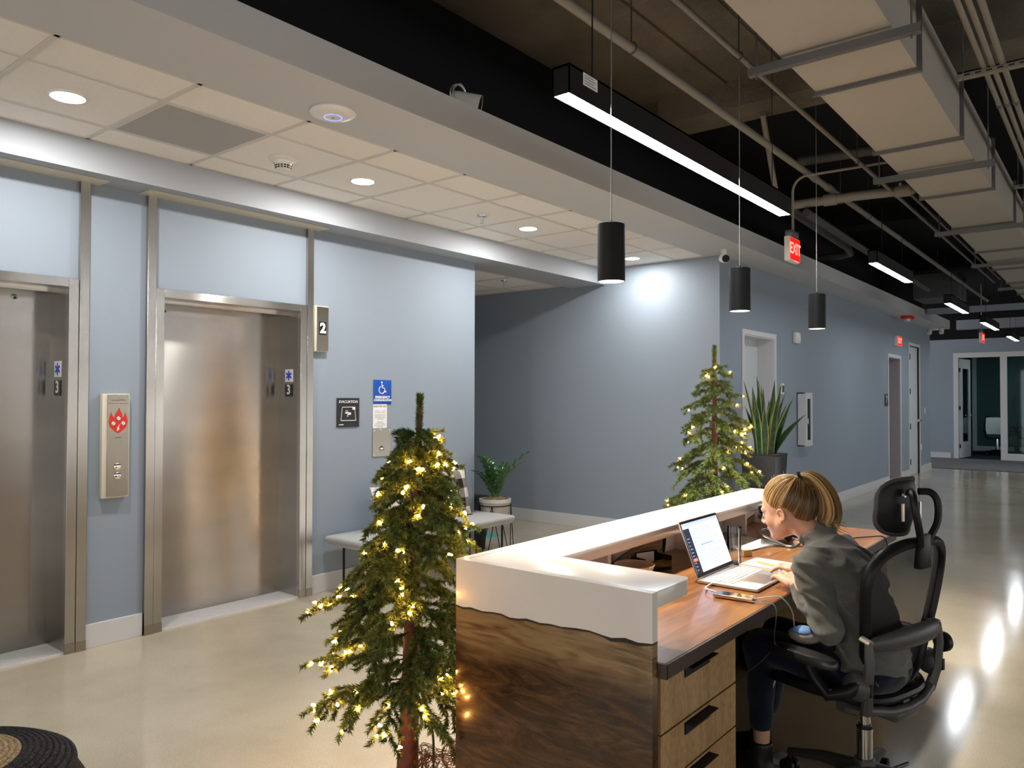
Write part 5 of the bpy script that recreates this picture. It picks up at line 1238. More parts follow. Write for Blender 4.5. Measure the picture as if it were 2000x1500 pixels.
snake_leaf(sx+0.10, sy-0.08, -0.62, 0.42, 0.36, 0.6, 0.035); snake_leaf(sx-0.05, sy, 2.4, 0.80, 0.06, 0.4, 0.022); snake_leaf(sx+0.06, sy-0.09, -0.7, 0.58, 0.20, 0.9, 0.024)
# plant in the far office
plain('leaf_far', (0.02, 0.06, 0.03), rough=0.4)
t = thing('office_plant', 'arching leafy plant in a white pot at the far right edge', 'potted plant', (22.6, 1.72, 0))
MB().lathe((22.6,1.72,0), [(0.0,0.003),(0.15,0.003),(0.2,0.4),(0.185,0.4),(0.0,0.36)], n=24).build('pot', 'sign_white', t, smooth=True)
for k in range(14):
    az = k*2.4; L_ = rng.uniform(0.6, 1.0); vs = []; n = 10
    d_ = Vector((math.cos(az), math.sin(az), 0)); e = Vector((-d_.y, d_.x, 0))
    for i in range(n+1):
        u = i/n; c_ = Vector((22.6, 1.72, 0.37))+d_*(0.55*L_*u)+Vector((0, 0, 1.35*L_*u-0.6*L_*u*u)); w_ = 0.045*math.sin(math.pi*min(1, 0.06+0.94*u))
        vs += [c_-e*w_, c_+Vector((0,0,-0.01)), c_+e*w_]
    MB().add(vs, [(3*i+j, 3*i+j+1, 3*i+j+4, 3*i+j+3) for i in range(n) for j in range(2)]).build('leaf', 'leaf_far', t, smooth=True, recalc=False)

# woven pouf at the lower left
def woven(name, c1, c2, s):
    m, nt, b = nodes(name); setp(b, Roughness=0.85, Specular_IOR_Level=0.2)
    mp = mapping(nt, (s, s, s)); n = nt.nodes.new('ShaderNodeTexNoise'); n.inputs['Scale'].default_value = 1; n.inputs['Detail'].default_value = 3; n.inputs['Distortion'].default_value = 1.5
    nt.links.new(mp.outputs[0], n.inputs['Vector']); r = ramp(nt, [(0.4, c1), (0.68, c2)]); nt.links.new(n.outputs['Fac'], r.inputs['Fac']); nt.links.new(r.outputs['Color'], b.inputs['Base Color'])
    bp = nt.nodes.new('ShaderNodeBump'); bp.inputs['Strength'].default_value = 0.8; bp.inputs['Distance'].default_value = 0.006
    nt.links.new(n.outputs['Fac'], bp.inputs['Height']); nt.links.new(bp.outputs['Normal'], b.inputs['Normal']); MATS[name] = m
woven('jute_black', (0.008, 0.008, 0.009), (0.06, 0.06, 0.062), 120); woven('jute_tan', (0.22, 0.15, 0.075), (0.55, 0.43, 0.26), 120)
pc = Vector((0.705, 2.665, 0))
t = thing('woven_pouf', 'round black woven pouf with a tan spiral top, lower left corner', 'pouf', tuple(pc))
MB().lathe(pc, [(0.0,0.002),(0.30,0.002),(0.36,0.06),(0.385,0.19),(0.375,0.30),(0.335,0.37)], n=56).build('body', 'jute_black', t, smooth=True)
for k in range(9):
    r_ = 0.335-k*0.0165; z_ = 0.375+0.045*(1-((r_-0.2)/0.135)**2) if r_ > 0.2 else 0.42
    MB().tube([pc+Vector((r_*math.cos(a), r_*math.sin(a), z_)) for a in [2*math.pi*j/64 for j in range(64)]], 0.0115, n=7, closed=True).build('black_coil', 'jute_black', t, smooth=True)
for k in range(11):
    r_ = 0.190-k*0.0165; z_ = 0.422+0.006*k*0.5
    MB().tube([pc+Vector((r_*math.cos(a), r_*math.sin(a), z_)) for a in [2*math.pi*j/48 for j in range(48)]], 0.0115, n=7, closed=True).build('tan_coil', 'jute_tan', t, smooth=True)
# ================================================================== task chair
def mesh_fabric():
    m = bpy.data.materials.new('chair_mesh'); m.use_nodes = True; nt = m.node_tree; b = nt.nodes['Principled BSDF']
    b.inputs['Base Color'].default_value = (0.012, 0.012, 0.013, 1); b.inputs['Roughness'].default_value = 0.5
    tr = nt.nodes.new('ShaderNodeBsdfTransparent'); mx = nt.nodes.new('ShaderNodeMixShader')
    mp = mapping(nt, (1, 1, 1)); wv = nt.nodes.new('ShaderNodeTexWave'); wv.bands_direction = 'X'; wv.inputs['Scale'].default_value = 95; wv.inputs['Distortion'].default_value = 0.3
    nt.links.new(mp.outputs[0], wv.inputs['Vector'])
    r = ramp(nt, [(0.3, (0.72, 0.72, 0.72)), (0.7, (0.97, 0.97, 0.97))]); nt.links.new(wv.outputs['Fac'], r.inputs['Fac'])
    nt.links.new(r.outputs['Color'], mx.inputs[0]); nt.links.new(tr.outputs[0], mx.inputs[1]); nt.links.new(b.outputs[0], mx.inputs[2])
    nt.links.new(mx.outputs[0], nt.nodes['Material Output'].inputs[0]); MATS['chair_mesh'] = m
mesh_fabric()
plain('arm_pad', (0.018, 0.018, 0.019), rough=0.3, spec=0.5)
CX, CY, CR = 2.994, 0.75, math.radians(-17)
t = thing('task_chair', 'black mesh task chair with headrest at the reception desk', 'chair', (CX, CY, 0), CR, local=True)
# base
for k in range(5):
    a = 2*math.pi*k/5+0.35; c_, s_ = math.cos(a), math.sin(a)
    lg = MB().tube([(0.03*c_, 0.03*s_, 0.135), (0.17*c_, 0.17*s_, 0.12), (0.31*c_, 0.31*s_, 0.085)], [0.034, 0.026, 0.018], n=10, flat=0.8).build('base_leg', 'grey_plastic', t, smooth=True)
    w_ = Vector((-s_, c_, 0))
    cs = MB()
    for s in (-1, 1): cs.cyl(Vector((0.31*c_, 0.31*s_, 0.031))+w_*s*0.008, Vector((0.31*c_, 0.31*s_, 0.031))+w_*s*0.026, 0.030, n=18)
    cs.cyl((0.31*c_, 0.31*s_, 0.03), (0.31*c_, 0.31*s_, 0.085), 0.008, n=8)
    cs.build('caster', 'black_plastic', t, bevel=0.003)
MB().cyl((0,0,0.10), (0,0,0.175), 0.045, 0.036, n=20).build('hub', 'grey_plastic', t, smooth=True)
MB().cyl((0,0,0.17), (0,0,0.285), 0.027, n=20).build('column_sleeve', 'chrome', t, smooth=True)
MB().cyl((0,0,0.285), (0,0,0.298), 0.0285, n=20).build('column_collar', 'black_plastic', t, smooth=True)
MB().cyl((0,0,0.298), (0,0,0.40), 0.020, n=20).build('gas_lift', 'chrome', t, smooth=True)
MB().prism([(-0.16,0.0),(0.12,0.0),(0.13,0.035),(0.10,0.055),(-0.14,0.055),(-0.17,0.03)], (-0.075,0,0.370), (0,1,0), (0,0,1), (1,0,0), 0.15).build('tilt_mechanism', 'grey_plastic', t, bevel=0.008)
MB().box(-0.115, -0.075, -0.06, 0.02, 0.378, 0.41).build('tension_knob', 'black_plastic', t, bevel=0.006)
MB().box(-0.0765, -0.0755, 0.03, 0.075, 0.385, 0.415).build('maker_label', 'sign_white', t)
# seat
ol = []
for k in range(36):
    a = 2*math.pi*k/36; c_, s_ = math.cos(a), math.sin(a); e = 0.62
    x = 0.245*math.copysign(abs(c_)**e, c_); y = 0.07+0.215*math.copysign(abs(s_)**e, s_); z = 0.448-0.035*max(0, (y-0.16)/0.125)**2+0.012*abs(x/0.245)**3
    ol.append((x*(1-0.10*max(0, -(y-0.07)/0.215)), y, z))
MB().tube(ol, 0.017, n=8, closed=True).build('seat_frame', 'black_plastic', t, smooth=True)
n = len(ol); cpt = (0, 0.07, 0.425)
vs = [cpt]; fs = []
for q in (0.5, 0.97):
    for p in ol: vs.append((p[0]*q, 0.07+(p[1]-0.07)*q, 0.425+(p[2]-0.425)*q**2))
for k in range(n): fs.append((0, 1+k, 1+(k+1) % n)); fs.append((1+k, 1+n+k, 1+n+(k+1) % n, 1+(k+1) % n))
MB().add(vs, fs).build('seat_mesh', 'black_cloth', t, smooth=True, recalc=False, ang=80)
for s in (-1, 1):
    MB().tube([(s*0.07, -0.02, 0.40), (s*0.16, -0.06, 0.405), (s*0.225, -0.05, 0.43)], 0.02, n=8).build('seat_bracket', 'grey_plastic', t, smooth=True)
# back
VV = [0, 0.04, 0.10, 0.20, 0.35, 0.5, 0.65, 0.78, 0.88, 0.95, 0.99, 1.0]
HW = [0.06, 0.125, 0.168, 0.195, 0.214, 0.232, 0.248, 0.252, 0.232, 0.185, 0.11, 0.05]
def bz(v): return 0.462+0.525*v
def byy(v): return -0.105-0.028*math.sin(math.pi*min(1, v*0.9))-0.085*v**1.7
def hw(v): return 0.92*float(np.interp(v, VV, HW))
def bp(u, v): return Vector((0.016+u*hw(v), byy(v)+0.045*(u*hw(v)/0.25)**2, bz(v)))
lp = [bp(-1, v) for v in VV]+[bp(1, v) for v in reversed(VV)]
lp = [Vector(p) for p in lp]
fine = []
m_ = len(lp)
for i in range(m_):
    p0, p1, p2, p3 = lp[i-1], lp[i], lp[(i+1) % m_], lp[(i+2) % m_]
    for j in range(4):
        u = j/4; fine.append(0.5*((2*p1)+(p2-p0)*u+(2*p0-5*p1+4*p2-p3)*u*u+(3*p1-p0-3*p2+p3)*u**3))
MB().tube(fine, 0.021, n=10, closed=True, flat=0.8).build('back_frame', 'black_plastic', t, smooth=True)
vs = []; fs = []; nu, nv = 16, 24
for j in range(nv+1):
    v = 0.015+0.97*j/nv
    for i in range(nu+1): vs.append(bp(-0.97+1.94*i/nu, v))
for j in range(nv):
    for i in range(nu): a = j*(nu+1)+i; fs.append((a, a+1, a+nu+2, a+nu+1))
MB().add(vs, fs).build('back_mesh', 'chair_mesh', t, smooth=True, recalc=False, ang=80)
# lumbar pad behind the mesh
lum = []
mb = MB()
for j in range(9):
    w_ = -0.20+0.40*j/8; q = 1-(j/4-1)**2
    pass
pts = [(-0.205, byy(0.40)+0.005, 0.655), (-0.12, byy(0.42)-0.035, 0.668), (0.0, byy(0.43)-0.050, 0.675), (0.12, byy(0.42)-0.035, 0.668), (0.205, byy(0.40)+0.005, 0.655)]
sp_ = spline(pts, 6); nn = len(sp_)
MB().tube(sp_, [0.016+0.022*math.sin(math.pi*i/(nn-1))**0.6 for i in range(nn)], n=14, flat=0.62, upv=(0,1,0)).build('lumbar_pad', 'grey_plastic', t, smooth=True)
# side links and pivot housings
for s in (-1, 1):
    x = s*0.225
    MB().tube([(x*0.98, -0.150, 0.665), (x, -0.155, 0.60), (x*1.0, -0.145, 0.50), (x*0.90, -0.13, 0.425)], [0.014, 0.017, 0.018, 0.020], n=8).build('back_link', 'grey_plastic', t, smooth=True)
    MB().tube([(x*0.98, -0.158, 0.664), (x*0.95, -0.12, 0.672)], 0.013, n=8).build('link_cap', 'satin_metal', t, smooth=True)
    ho = MB().ell((x*1.03, -0.115, 0.515), (0.030, 0.052, 0.048), n=18, m=12).build('pivot_housing', 'grey_plastic', t, smooth=True)
    MB().box(x*1.03-0.006, x*1.03+0.006, -0.168, -0.160, 0.495, 0.535).build('latch', 'black_plastic', ho)
MB().tube([(-0.20, -0.135, 0.435), (-0.10, -0.155, 0.415), (0.0, -0.16, 0.41), (0.10, -0.155, 0.415), (0.20, -0.135, 0.435)], [0.017]*5, n=10).build('lower_crossbar', 'grey_plastic', t, smooth=True)
MB().tube([(0, -0.158, 0.41), (0, -0.06, 0.40)], 0.03, n=10).build('spine_link', 'grey_plastic', t, smooth=True)
MB().cyl((0.245, -0.15, 0.59), (0.268, -0.155, 0.59), 0.036, n=20).build('arm_knob', 'black_plastic', t, bevel=0.004)
# armrests
for s in (-1, 1):
    pad = MB(); n = 24; vs = []
    def ring(sc, z): return [(s*0.30+0.042*sc*math.copysign(abs(math.cos(2*math.pi*k/n))**0.8, math.cos(2*math.pi*k/n)), 0.048+0.135*sc**0.4*math.copysign(abs(math.sin(2*math.pi*k/n))**0.8, math.sin(2*math.pi*k/n)), z) for k in range(n)]
    rings = [(0.75, 0.572), (0.98, 0.576), (1.0, 0.584), (0.97, 0.596), (0.86, 0.604), (0.6, 0.608), (0.2, 0.609)]
    for sc, z in rings: vs += ring(sc, z)
    fs = [tuple(range(n-1, -1, -1))]+[(i*n+k, i*n+(k+1) % n, (i+1)*n+(k+1) % n, (i+1)*n+k) for i in range(len(rings)-1) for k in range(n)]+[tuple((len(rings)-1)*n+k for k in range(n))]
    pad.add(vs, fs); pad.build('arm_pad', 'arm_pad', t, smooth=True)
    MB().tube([(s*0.30, 0.03, 0.575), (s*0.305, 0.0, 0.53), (s*0.30, -0.05, 0.48), (s*0.262, -0.10, 0.50), (s*0.235, -0.13, 0.53)], [0.022, 0.020, 0.020, 0.022, 0.022], n=10).build('arm_support', 'black_plastic', t, smooth=True)
# headrest
hz, hy = 1.105, -0.165
hp = MB(); vs = []; nu, nv = 20, 9
def hpt(u, v, side):
    # u,v on the unit disc mapped to a rounded rectangle
    r_ = math.hypot(u, v); 
    x = 0.112*u*(1-0.05*v); z = hz+0.098*v
    y = hy+0.050*(x/0.112)**2+0.020*max(0, -v)+(0.030 if side else -0.014)*max(0, 1-r_**3)**0.5
    return (x, y, z)
def sq(a, rr):
    c_, s_ = math.cos(a), math.sin(a); e = 0.62
    return rr*math.copysign(abs(c_)**e, c_), rr*math.copysign(abs(s_)**e, s_)
nA, nR = 40, 7; vs = []; fs = []
for side in (0, 1):
    o_ = len(vs)
    for j in range(nR+1):
        for i in range(nA): u, v = sq(2*math.pi*i/nA, math.sin(math.pi/2*j/nR)); q_ = hpt(u, v, side); rr_ = j/nR; vs.append((q_[0], hy+0.050*(q_[0]/0.112)**2+0.020*max(0, -v)+(0.030 if side else -0.014)*math.cos(math.pi/2*rr_), q_[2]))
    for j in range(nR):
        for i in range(nA): f_ = (o_+j*nA+i, o_+j*nA+(i+1) % nA, o_+(j+1)*nA+(i+1) % nA, o_+(j+1)*nA+i); fs.append(f_ if side else f_[::-1])
hp.add(vs, fs); hr = hp.build('headrest_pad', 'black_plastic', t, smooth=True, merge=True, ang=60)
e = [(0.112*u, hy+0.050*u*u+0.020*max(0, -v), hz+0.098*v) for u, v in [sq(2*math.pi*k/40, 1.0) for k in range(40)]]
MB().tube(e, 0.008, n=6, closed=True).build('headrest_rim', 'grey_plastic', hr, smooth=True)
for s in (-1, 1):
    MB().tube(spline([(s*0.014, byy(1)-0.012, 0.93), (s*0.03, byy(1)-0.025, 1.0), (s*0.062, byy(1)-0.035, 1.055), (s*0.075, byy(1)-0.03, 1.12), (s*0.06, byy(1)-0.015, 1.155), (s*0.03, byy(1)+0.012, 1.158)], 5), 0.0125, n=8).build('headrest_bracket', 'black_plastic', t, smooth=True)
    MB().box(s*0.055-0.004, s*0.055+0.004, hy-0.016, hy-0.010, hz-0.045, hz+0.015).build('guide_slot', 'satin_metal', hr)
MB().hexa([(-0.035, byy(1)-0.03, 0.90), (0.035, byy(1)-0.03, 0.90), (0.035, byy(1)+0.0, 0.90), (-0.035, byy(1)+0.0, 0.90)], [(-0.028, byy(1)-0.035, 1.02), (0.028, byy(1)-0.035, 1.02), (0.028, byy(1)-0.01, 1.02), (-0.028, byy(1)-0.01, 1.02)]).build('headrest_mount', 'black_plastic', t, bevel=0.006)
MB().cyl((-0.052, hy-0.020, hz+0.045), (-0.052, hy-0.012, hz+0.045), 0.008, n=12).build('headrest_bolt', 'satin_metal', hr)
# ================================================================== seated woman
def surf(sdf, lo, hi, h):
    ax = [np.arange(a, b+h, h, dtype=np.float32) for a, b in zip(lo, hi)]
    X, Y, Z = np.meshgrid(*ax, indexing='ij'); D = sdf(X, Y, Z).astype(np.float32)
    nx, ny, nz = D.shape; ins = D < 0
    cnt = np.zeros((nx-1, ny-1, nz-1), np.float32); acc = np.zeros((nx-1, ny-1, nz-1, 3), np.float32)
    corners = [(i, j, k) for i in (0, 1) for j in (0, 1) for k in (0, 1)]
    def sl(c): return (slice(c[0], nx-1+c[0]), slice(c[1], ny-1+c[1]), slice(c[2], nz-1+c[2]))
    for c in corners:
        for a in range(3):
            if c[a]: continue
            e = list(c); e[a] = 1
            d0, d1 = D[sl(c)], D[sl(e)]; m = (d0 < 0) != (d1 < 0)
            tt = np.where(m, d0/np.where(m, d0-d1, 1), 0)
            cnt += m
            for b in range(3): acc[..., b] += np.where(m, (tt if b == a else c[b]), 0)
    act = cnt > 0; idx = -np.ones(act.shape, np.int64); idx[act] = np.arange(act.sum())
    pos = acc[act]/cnt[act][:, None]; ijk = np.argwhere(act)
    V = (pos+ijk)*h+np.array([ax[0][0], ax[1][0], ax[2][0]])
    F = []
    for a in range(3):
        b, c = (a+1) % 3, (a+2) % 3
        s0 = [slice(None)]*3; s1 = [slice(None)]*3; s0[a] = slice(0, -1); s1[a] = slice(1, None)
        m = ins[tuple(s0)] != ins[tuple(s1)]
        P = np.argwhere(m)
        P = P[(P[:, b] > 0) & (P[:, c] > 0)]
        P = P[(P[:, b] < act.shape[b]) & (P[:, c] < act.shape[c])]
        fl = ins[tuple(s0)][tuple(P.T)]
        def id_(db, dc):
            Q = P.copy(); Q[:, b] -= db; Q[:, c] -= dc
            return idx[tuple(Q.T)]
        q = np.stack([id_(1, 1), id_(0, 1), id_(0, 0), id_(1, 0)], 1)
        q[~fl] = q[~fl][:, ::-1]
        F.append(q[(q >= 0).all(1)])
    return V, np.concatenate(F)
def smin(a, b, k):
    hh_ = np.clip(0.5+0.5*(b-a)/k, 0, 1); return b*(1-hh_)+a*hh_-k*hh_*(1-hh_)
def smax(a, b, k): return -smin(-a, -b, k)
def s_ell(X, Y, Z, c, r):
    p = ((X-c[0])/r[0], (Y-c[1])/r[1], (Z-c[2])/r[2]); k0 = np.sqrt(p[0]**2+p[1]**2+p[2]**2)+1e-9
    k1 = np.sqrt((p[0]/r[0])**2+(p[1]/r[1])**2+(p[2]/r[2])**2)+1e-9
    return k0*(k0-1)/k1
def s_cone(X, Y, Z, a, b, ra, rb):
    d = [b[i]-a[i] for i in range(3)]; L2 = sum(x*x for x in d)+1e-12
    tt = np.clip(((X-a[0])*d[0]+(Y-a[1])*d[1]+(Z-a[2])*d[2])/L2, 0, 1)
    return np.sqrt((X-a[0]-tt*d[0])**2+(Y-a[1]-tt*d[1])**2+(Z-a[2]-tt*d[2])**2)-(ra+(rb-ra)*tt)
def union(prims, X, Y, Z, k):
    o = None
    for p in prims:
        v = s_ell(X, Y, Z, p[1], p[2]) if p[0] == 'e' else s_cone(X, Y, Z, *p[1:])
        o = v if o is None else smin(o, v, k)
    return o
def npmesh(name, V, F, mat, parent, disp=None):
    me = bpy.data.meshes.new(name); me.from_pydata(V.tolist(), [], F.tolist())
    me.materials.append(MATS[mat]); me.polygons.foreach_set('use_smooth', [True]*len(me.polygons)); me.update()
    if disp:
        nr = [v.normal.copy() for v in me.vertices]
        for v, n_ in zip(me.vertices, nr): v.co += n_*disp(v.co)
        me.update()
    return link(name, me, parent)
def skin_mat():
    m, nt, b = nodes('skin'); setp(b, Roughness=0.45, Subsurface_Weight=0.25, Subsurface_Scale=0.02)
    b.inputs['Subsurface Radius'].default_value = (1.0, 0.35, 0.2)
    mp = mapping(nt); n = nt.nodes.new('ShaderNodeTexNoise'); n.inputs['Scale'].default_value = 14; n.inputs['Detail'].default_value = 4; nt.links.new(mp.outputs[0], n.inputs['Vector'])
    r = ramp(nt, [(0.3, (0.58, 0.30, 0.19)), (0.7, (0.66, 0.38, 0.26))]); nt.links.new(n.outputs['Fac'], r.inputs['Fac']); nt.links.new(r.outputs['Color'], b.inputs['Base Color']); MATS['skin'] = m
skin_mat()
fabric('sweater_grey', (0.090, 0.090, 0.083), (0.145, 0.145, 0.134), 700, 0.25)
fabric('jeans_navy', (0.005, 0.006, 0.013), (0.010, 0.014, 0.032), 300, 0.3)
plain('boot_black', (0.010, 0.010, 0.010), rough=0.5, bump=0.1, bscale=120)
for nm, col in (('hair_light', (0.62, 0.42, 0.185)), ('hair_mid', (0.46, 0.29, 0.115)), ('hair_dark', (0.24, 0.135, 0.05)), ('hair_shade', (0.10, 0.050, 0.020))):
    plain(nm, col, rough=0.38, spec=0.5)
plain('lip', (0.52, 0.22, 0.17), rough=0.4); plain('brow', (0.16, 0.09, 0.04), rough=0.7); plain('eye_white', (0.75, 0.73, 0.70), rough=0.15)
PX, PY, PR = 2.95, 0.73, math.radians(-5)
pn = thing('person', 'woman with blonde ponytail in a dark grey sweater leaning over the laptop', 'person', (PX, PY, 0), PR, local=True)
HS = 1.03
HC = Vector((0.0, 0.289, 1.051)); HR = Matrix.Rotation(math.radians(-7), 3, 'Z') @ Matrix.Rotation(math.radians(-20), 3, 'X')
HRi = np.array(HR.transposed())
def hl(p): return HC+HR @ (Vector(p)*HS)                       # head local -> person local
neck_b = (0.0, 0.125, 0.925)
def head_sdf(X, Y, Z):
    x, y, z = X-HC.x, Y-HC.y, Z-HC.z
    x, y, z = [(HRi[i][0]*x+HRi[i][1]*y+HRi[i][2]*z)/HS for i in range(3)]
    ax_ = np.abs(x)
    d = s_ell(x, y, z, (0, -0.012, 0.035), (0.0715, 0.098, 0.084))
    d = smin(d, s_ell(x, y, z, (0, 0.024, -0.018), (0.055, 0.064, 0.074)), 0.03)
    d = smin(d, s_cone(ax_, y, z, (0.050, 0.004, -0.045), (0.012, 0.072, -0.080), 0.020, 0.015), 0.03)
    d = smin(d, s_cone(ax_, y, z, (0.0, 0.079, -0.080), (0.008, 0.078, -0.080), 0.0115, 0.0105), 0.022)
    d = smin(d, s_ell(ax_, y, z, (0.036, 0.054, -0.026), (0.022, 0.024, 0.026)), 0.02)
    d = smin(d, s_cone(ax_, y, z, (0.012, 0.085, 0.020), (0.042, 0.070, 0.022), 0.010, 0.010), 0.014)
    d = smax(d, -s_ell(ax_, y, z, (0.033, 0.099, 0.002), (0.018, 0.016, 0.013)), 0.012)
    d = smin(d, s_ell(ax_, y, z, (0.032, 0.0735, 0.001), (0.0140, 0.0130, 0.0110)), 0.003)
    d = smin(d, s_cone(x, y, z, (0, 0.088, 0.018), (0, 0.1125, -0.015), 0.0075, 0.0095), 0.010)
    d = smin(d, s_ell(ax_, y, z, (0.0105, 0.101, -0.0225), (0.0075, 0.010, 0.0065)), 0.006)
    d = smin(d, s_cone(ax_, y, z, (0.0, 0.0905, -0.0465), (0.017, 0.0815, -0.050), 0.0062, 0.0035), 0.004)
    d = smin(d, s_cone(ax_, y, z, (0.0, 0.0918, -0.0560), (0.015, 0.0810, -0.054), 0.0070, 0.0035), 0.004)
    d = smin(d, s_ell(x, y, z, (0, 0.084, -0.046), (0.022, 0.0150, 0.022)), 0.012)
    # ears
    e = s_ell(ax_, y, z, (0.0705, -0.010, -0.020), (0.007, 0.0135, 0.023))
    e = smax(e, -s_ell(ax_, y, z, (0.080, -0.006, -0.019), (0.008, 0.007, 0.012)), 0.003)
    for k in range(9):
        a0 = math.radians(-60+k*30); a1 = math.radians(-60+(k+1)*30)
        p0 = (0.0745, -0.011-0.0140*math.sin(a0), -0.016+0.0205*math.cos(a0)); p1 = (0.0745, -0.011-0.0140*math.sin(a1), -0.016+0.0205*math.cos(a1))
        e = smin(e, s_cone(ax_, y, z, p0, p1, 0.0032, 0.0032), 0.003)
    e = smin(e, s_ell(ax_, y, z, (0.071, -0.004, -0.041), (0.005, 0.006, 0.007)), 0.004)
    d = smin(d, e, 0.004)
    nk = s_cone(X, Y, Z, tuple(hl((0, -0.028, -0.055))), neck_b, 0.044, 0.054)
    return smin(d, nk, 0.02)
V1, F1 = surf(head_sdf, (-0.13, 0.06, 0.87), (0.13, 0.44, 1.24), 0.0026)
# hands: five fingers each, resting on the keyboard / notebook
def hand_prims(W, Fd, side, zt):
    Fd = Vector(Fd).normalized(); up = Vector((0, 0, 1)); rt = Fd.cross(up).normalized(); W = Vector(W); pr_ = []
    K = lambda f_, s, z: tuple(W+Fd*f_+rt*(s*side)+up*z)
    pr_.append(('c', K(-0.07, 0, 0.004), K(0.0, 0, 0.0), 0.030, 0.026))
    for s in (-0.026, -0.009, 0.009, 0.026): pr_.append(('c', K(0.005, s*0.6, 0.0), K(0.080, s, 0.006), 0.018, 0.0125))
    for s, l_, dz in ((0.028, 0.066, 0.0), (0.0095, 0.075, 0.004), (-0.0095, 0.069, 0.0), (-0.027, 0.053, -0.004)):
        a = K(0.080, s, 0.006); b_ = K(0.080+l_*0.48, s*1.18, 0.010+dz); c_ = K(0.080+l_*0.78, s*1.25, 0.000+dz*0.5); d_ = K(0.080+l_*0.97, s*1.28, -0.012)
        pr_ += [('c', a, b_, 0.0095, 0.0085), ('c', b_, c_, 0.0083, 0.0074), ('c', c_, d_, 0.0074, 0.0062)]
    th = [K(0.015, 0.022, -0.004), K(0.045, 0.046, -0.006), K(0.072, 0.056, -0.010), K(0.092, 0.054, -0.013)]
    pr_ += [('c', th[0], th[1], 0.015, 0.0115), ('c', th[1], th[2], 0.0108, 0.0092), ('c', th[2], th[3], 0.009, 0.0068)]
    return pr_
WL = (-0.085, 0.222, 0.792); WR = (0.150, 0.265, 0.790)
parts_v, parts_f = [V1], [F1]
off = len(V1)
def addm(V_, F_):
    global off
    parts_v.append(V_); parts_f.append(F_+off); off += len(V_)
for W_, D_, s in ((WL, (0.66, 0.75, 0.0), 1), (WR, (-0.02, 1.0, 0.0), -1)):
    pr_ = hand_prims(W_, D_, s, 0)
    lo = (W_[0]-0.10, W_[1]-0.10, W_[2]-0.04); hi = (W_[0]+0.20, W_[1]+0.20, W_[2]+0.05)
    addm(*surf(lambda X, Y, Z: union(pr_, X, Y, Z, 0.004), lo, hi, 0.0024))
# rest of the body under the clothes, one coarser surface
LEGS = [('e', (0, -0.02, 0.545), (0.160, 0.120, 0.105)),
        ('c', (-0.085, 0.0, 0.525), (-0.085, 0.36, 0.535), 0.080, 0.060), ('c', (0.085, 0.0, 0.525), (0.10, 0.37, 0.535), 0.080, 0.060),
        ('c', (-0.085, 0.36, 0.53), (-0.030, 0.385, 0.12), 0.056, 0.036), ('c', (0.10, 0.37, 0.53), (0.13, 0.46, 0.11), 0.056, 0.036)]
TORSO = [('e', (0, -0.015, 0.57), (0.165, 0.115, 0.11)), ('e', (0, 0.005, 0.67), (0.138, 0.100, 0.12)), ('e', (0, 0.045, 0.775), (0.155, 0.108, 0.12)), ('e', (0, 0.092, 0.865), (0.158, 0.096, 0.085)),
         ('c', (-0.145, 0.125, 0.895), (0.145, 0.125, 0.895), 0.050, 0.050), ('c', (0, 0.115, 0.90), (0, 0.185, 0.975), 0.064, 0.054)]
ARMS = [('c', (-0.168, 0.140, 0.885), (-0.205, 0.052, 0.680), 0.045, 0.037), ('c', (-0.205, 0.052, 0.680), WL, 0.037, 0.028),
        ('c', (0.168, 0.140, 0.885), (0.235, 0.070, 0.685), 0.048, 0.040), ('c', (0.235, 0.070, 0.685), WR, 0.041, 0.029)]
def inset(pr_, d):
    return [('e', p[1], tuple(x-d for x in p[2])) if p[0] == 'e' else ('c', p[1], p[2], p[3]-d, p[4]-d) for p in pr_]
bd = inset(TORSO+ARMS+LEGS, 0.007)
addm(*surf(lambda X, Y, Z: union(bd, X, Y, Z, 0.03), (-0.32, -0.19, 0.05), (0.34, 0.56, 1.0), 0.011))
body = npmesh('body', np.concatenate(parts_v), np.concatenate(parts_f), 'skin', pn)
# sweater
def sw(X, Y, Z):
    d = smin(union(TORSO, X, Y, Z, 0.035), union(ARMS, X, Y, Z, 0.012), 0.016)-0.006-0.010*np.clip((0.56-Z)/0.06, 0, 1)
    d = smax(d, -(Z-0.505), 0.008)                                # hem
    d = smax(d, (Z-0.985)+0.9*(Y-0.185), 0.006)                   # neckline
    for W_, D_ in ((WL, Vector((0.66, 0.75, 0.0))), (WR, Vector((-0.02, 1, 0)))):
        n_ = D_.normalized(); pl = (X-W_[0])*n_.x+(Y-W_[1])*n_.y+(Z-W_[2])*n_.z+0.030
        near = np.sqrt((X-W_[0])**2+(Y-W_[1])**2+(Z-W_[2])**2)-0.085
        d = np.where(near < 0, np.maximum(d, pl), d)
    return d
V2, F2 = surf(sw, (-0.32, -0.19, 0.47), (0.34, 0.36, 1.03), 0.0058)
def folds(p):
    a = mnoise.noise(Vector((p.x*9, p.y*9, p.z*5+3)))*0.008
    ridge = 1-abs(mnoise.noise(Vector((p.x*12+p.z*7, p.y*12-p.z*9, p.z*16))))*2
    b_ = max(0, ridge-0.30)*0.016
    return a+b_-0.003
swo = npmesh('sweater', V2, F2, 'sweater_grey', pn, folds)
tag(swo, 'dark charcoal knit sweater')
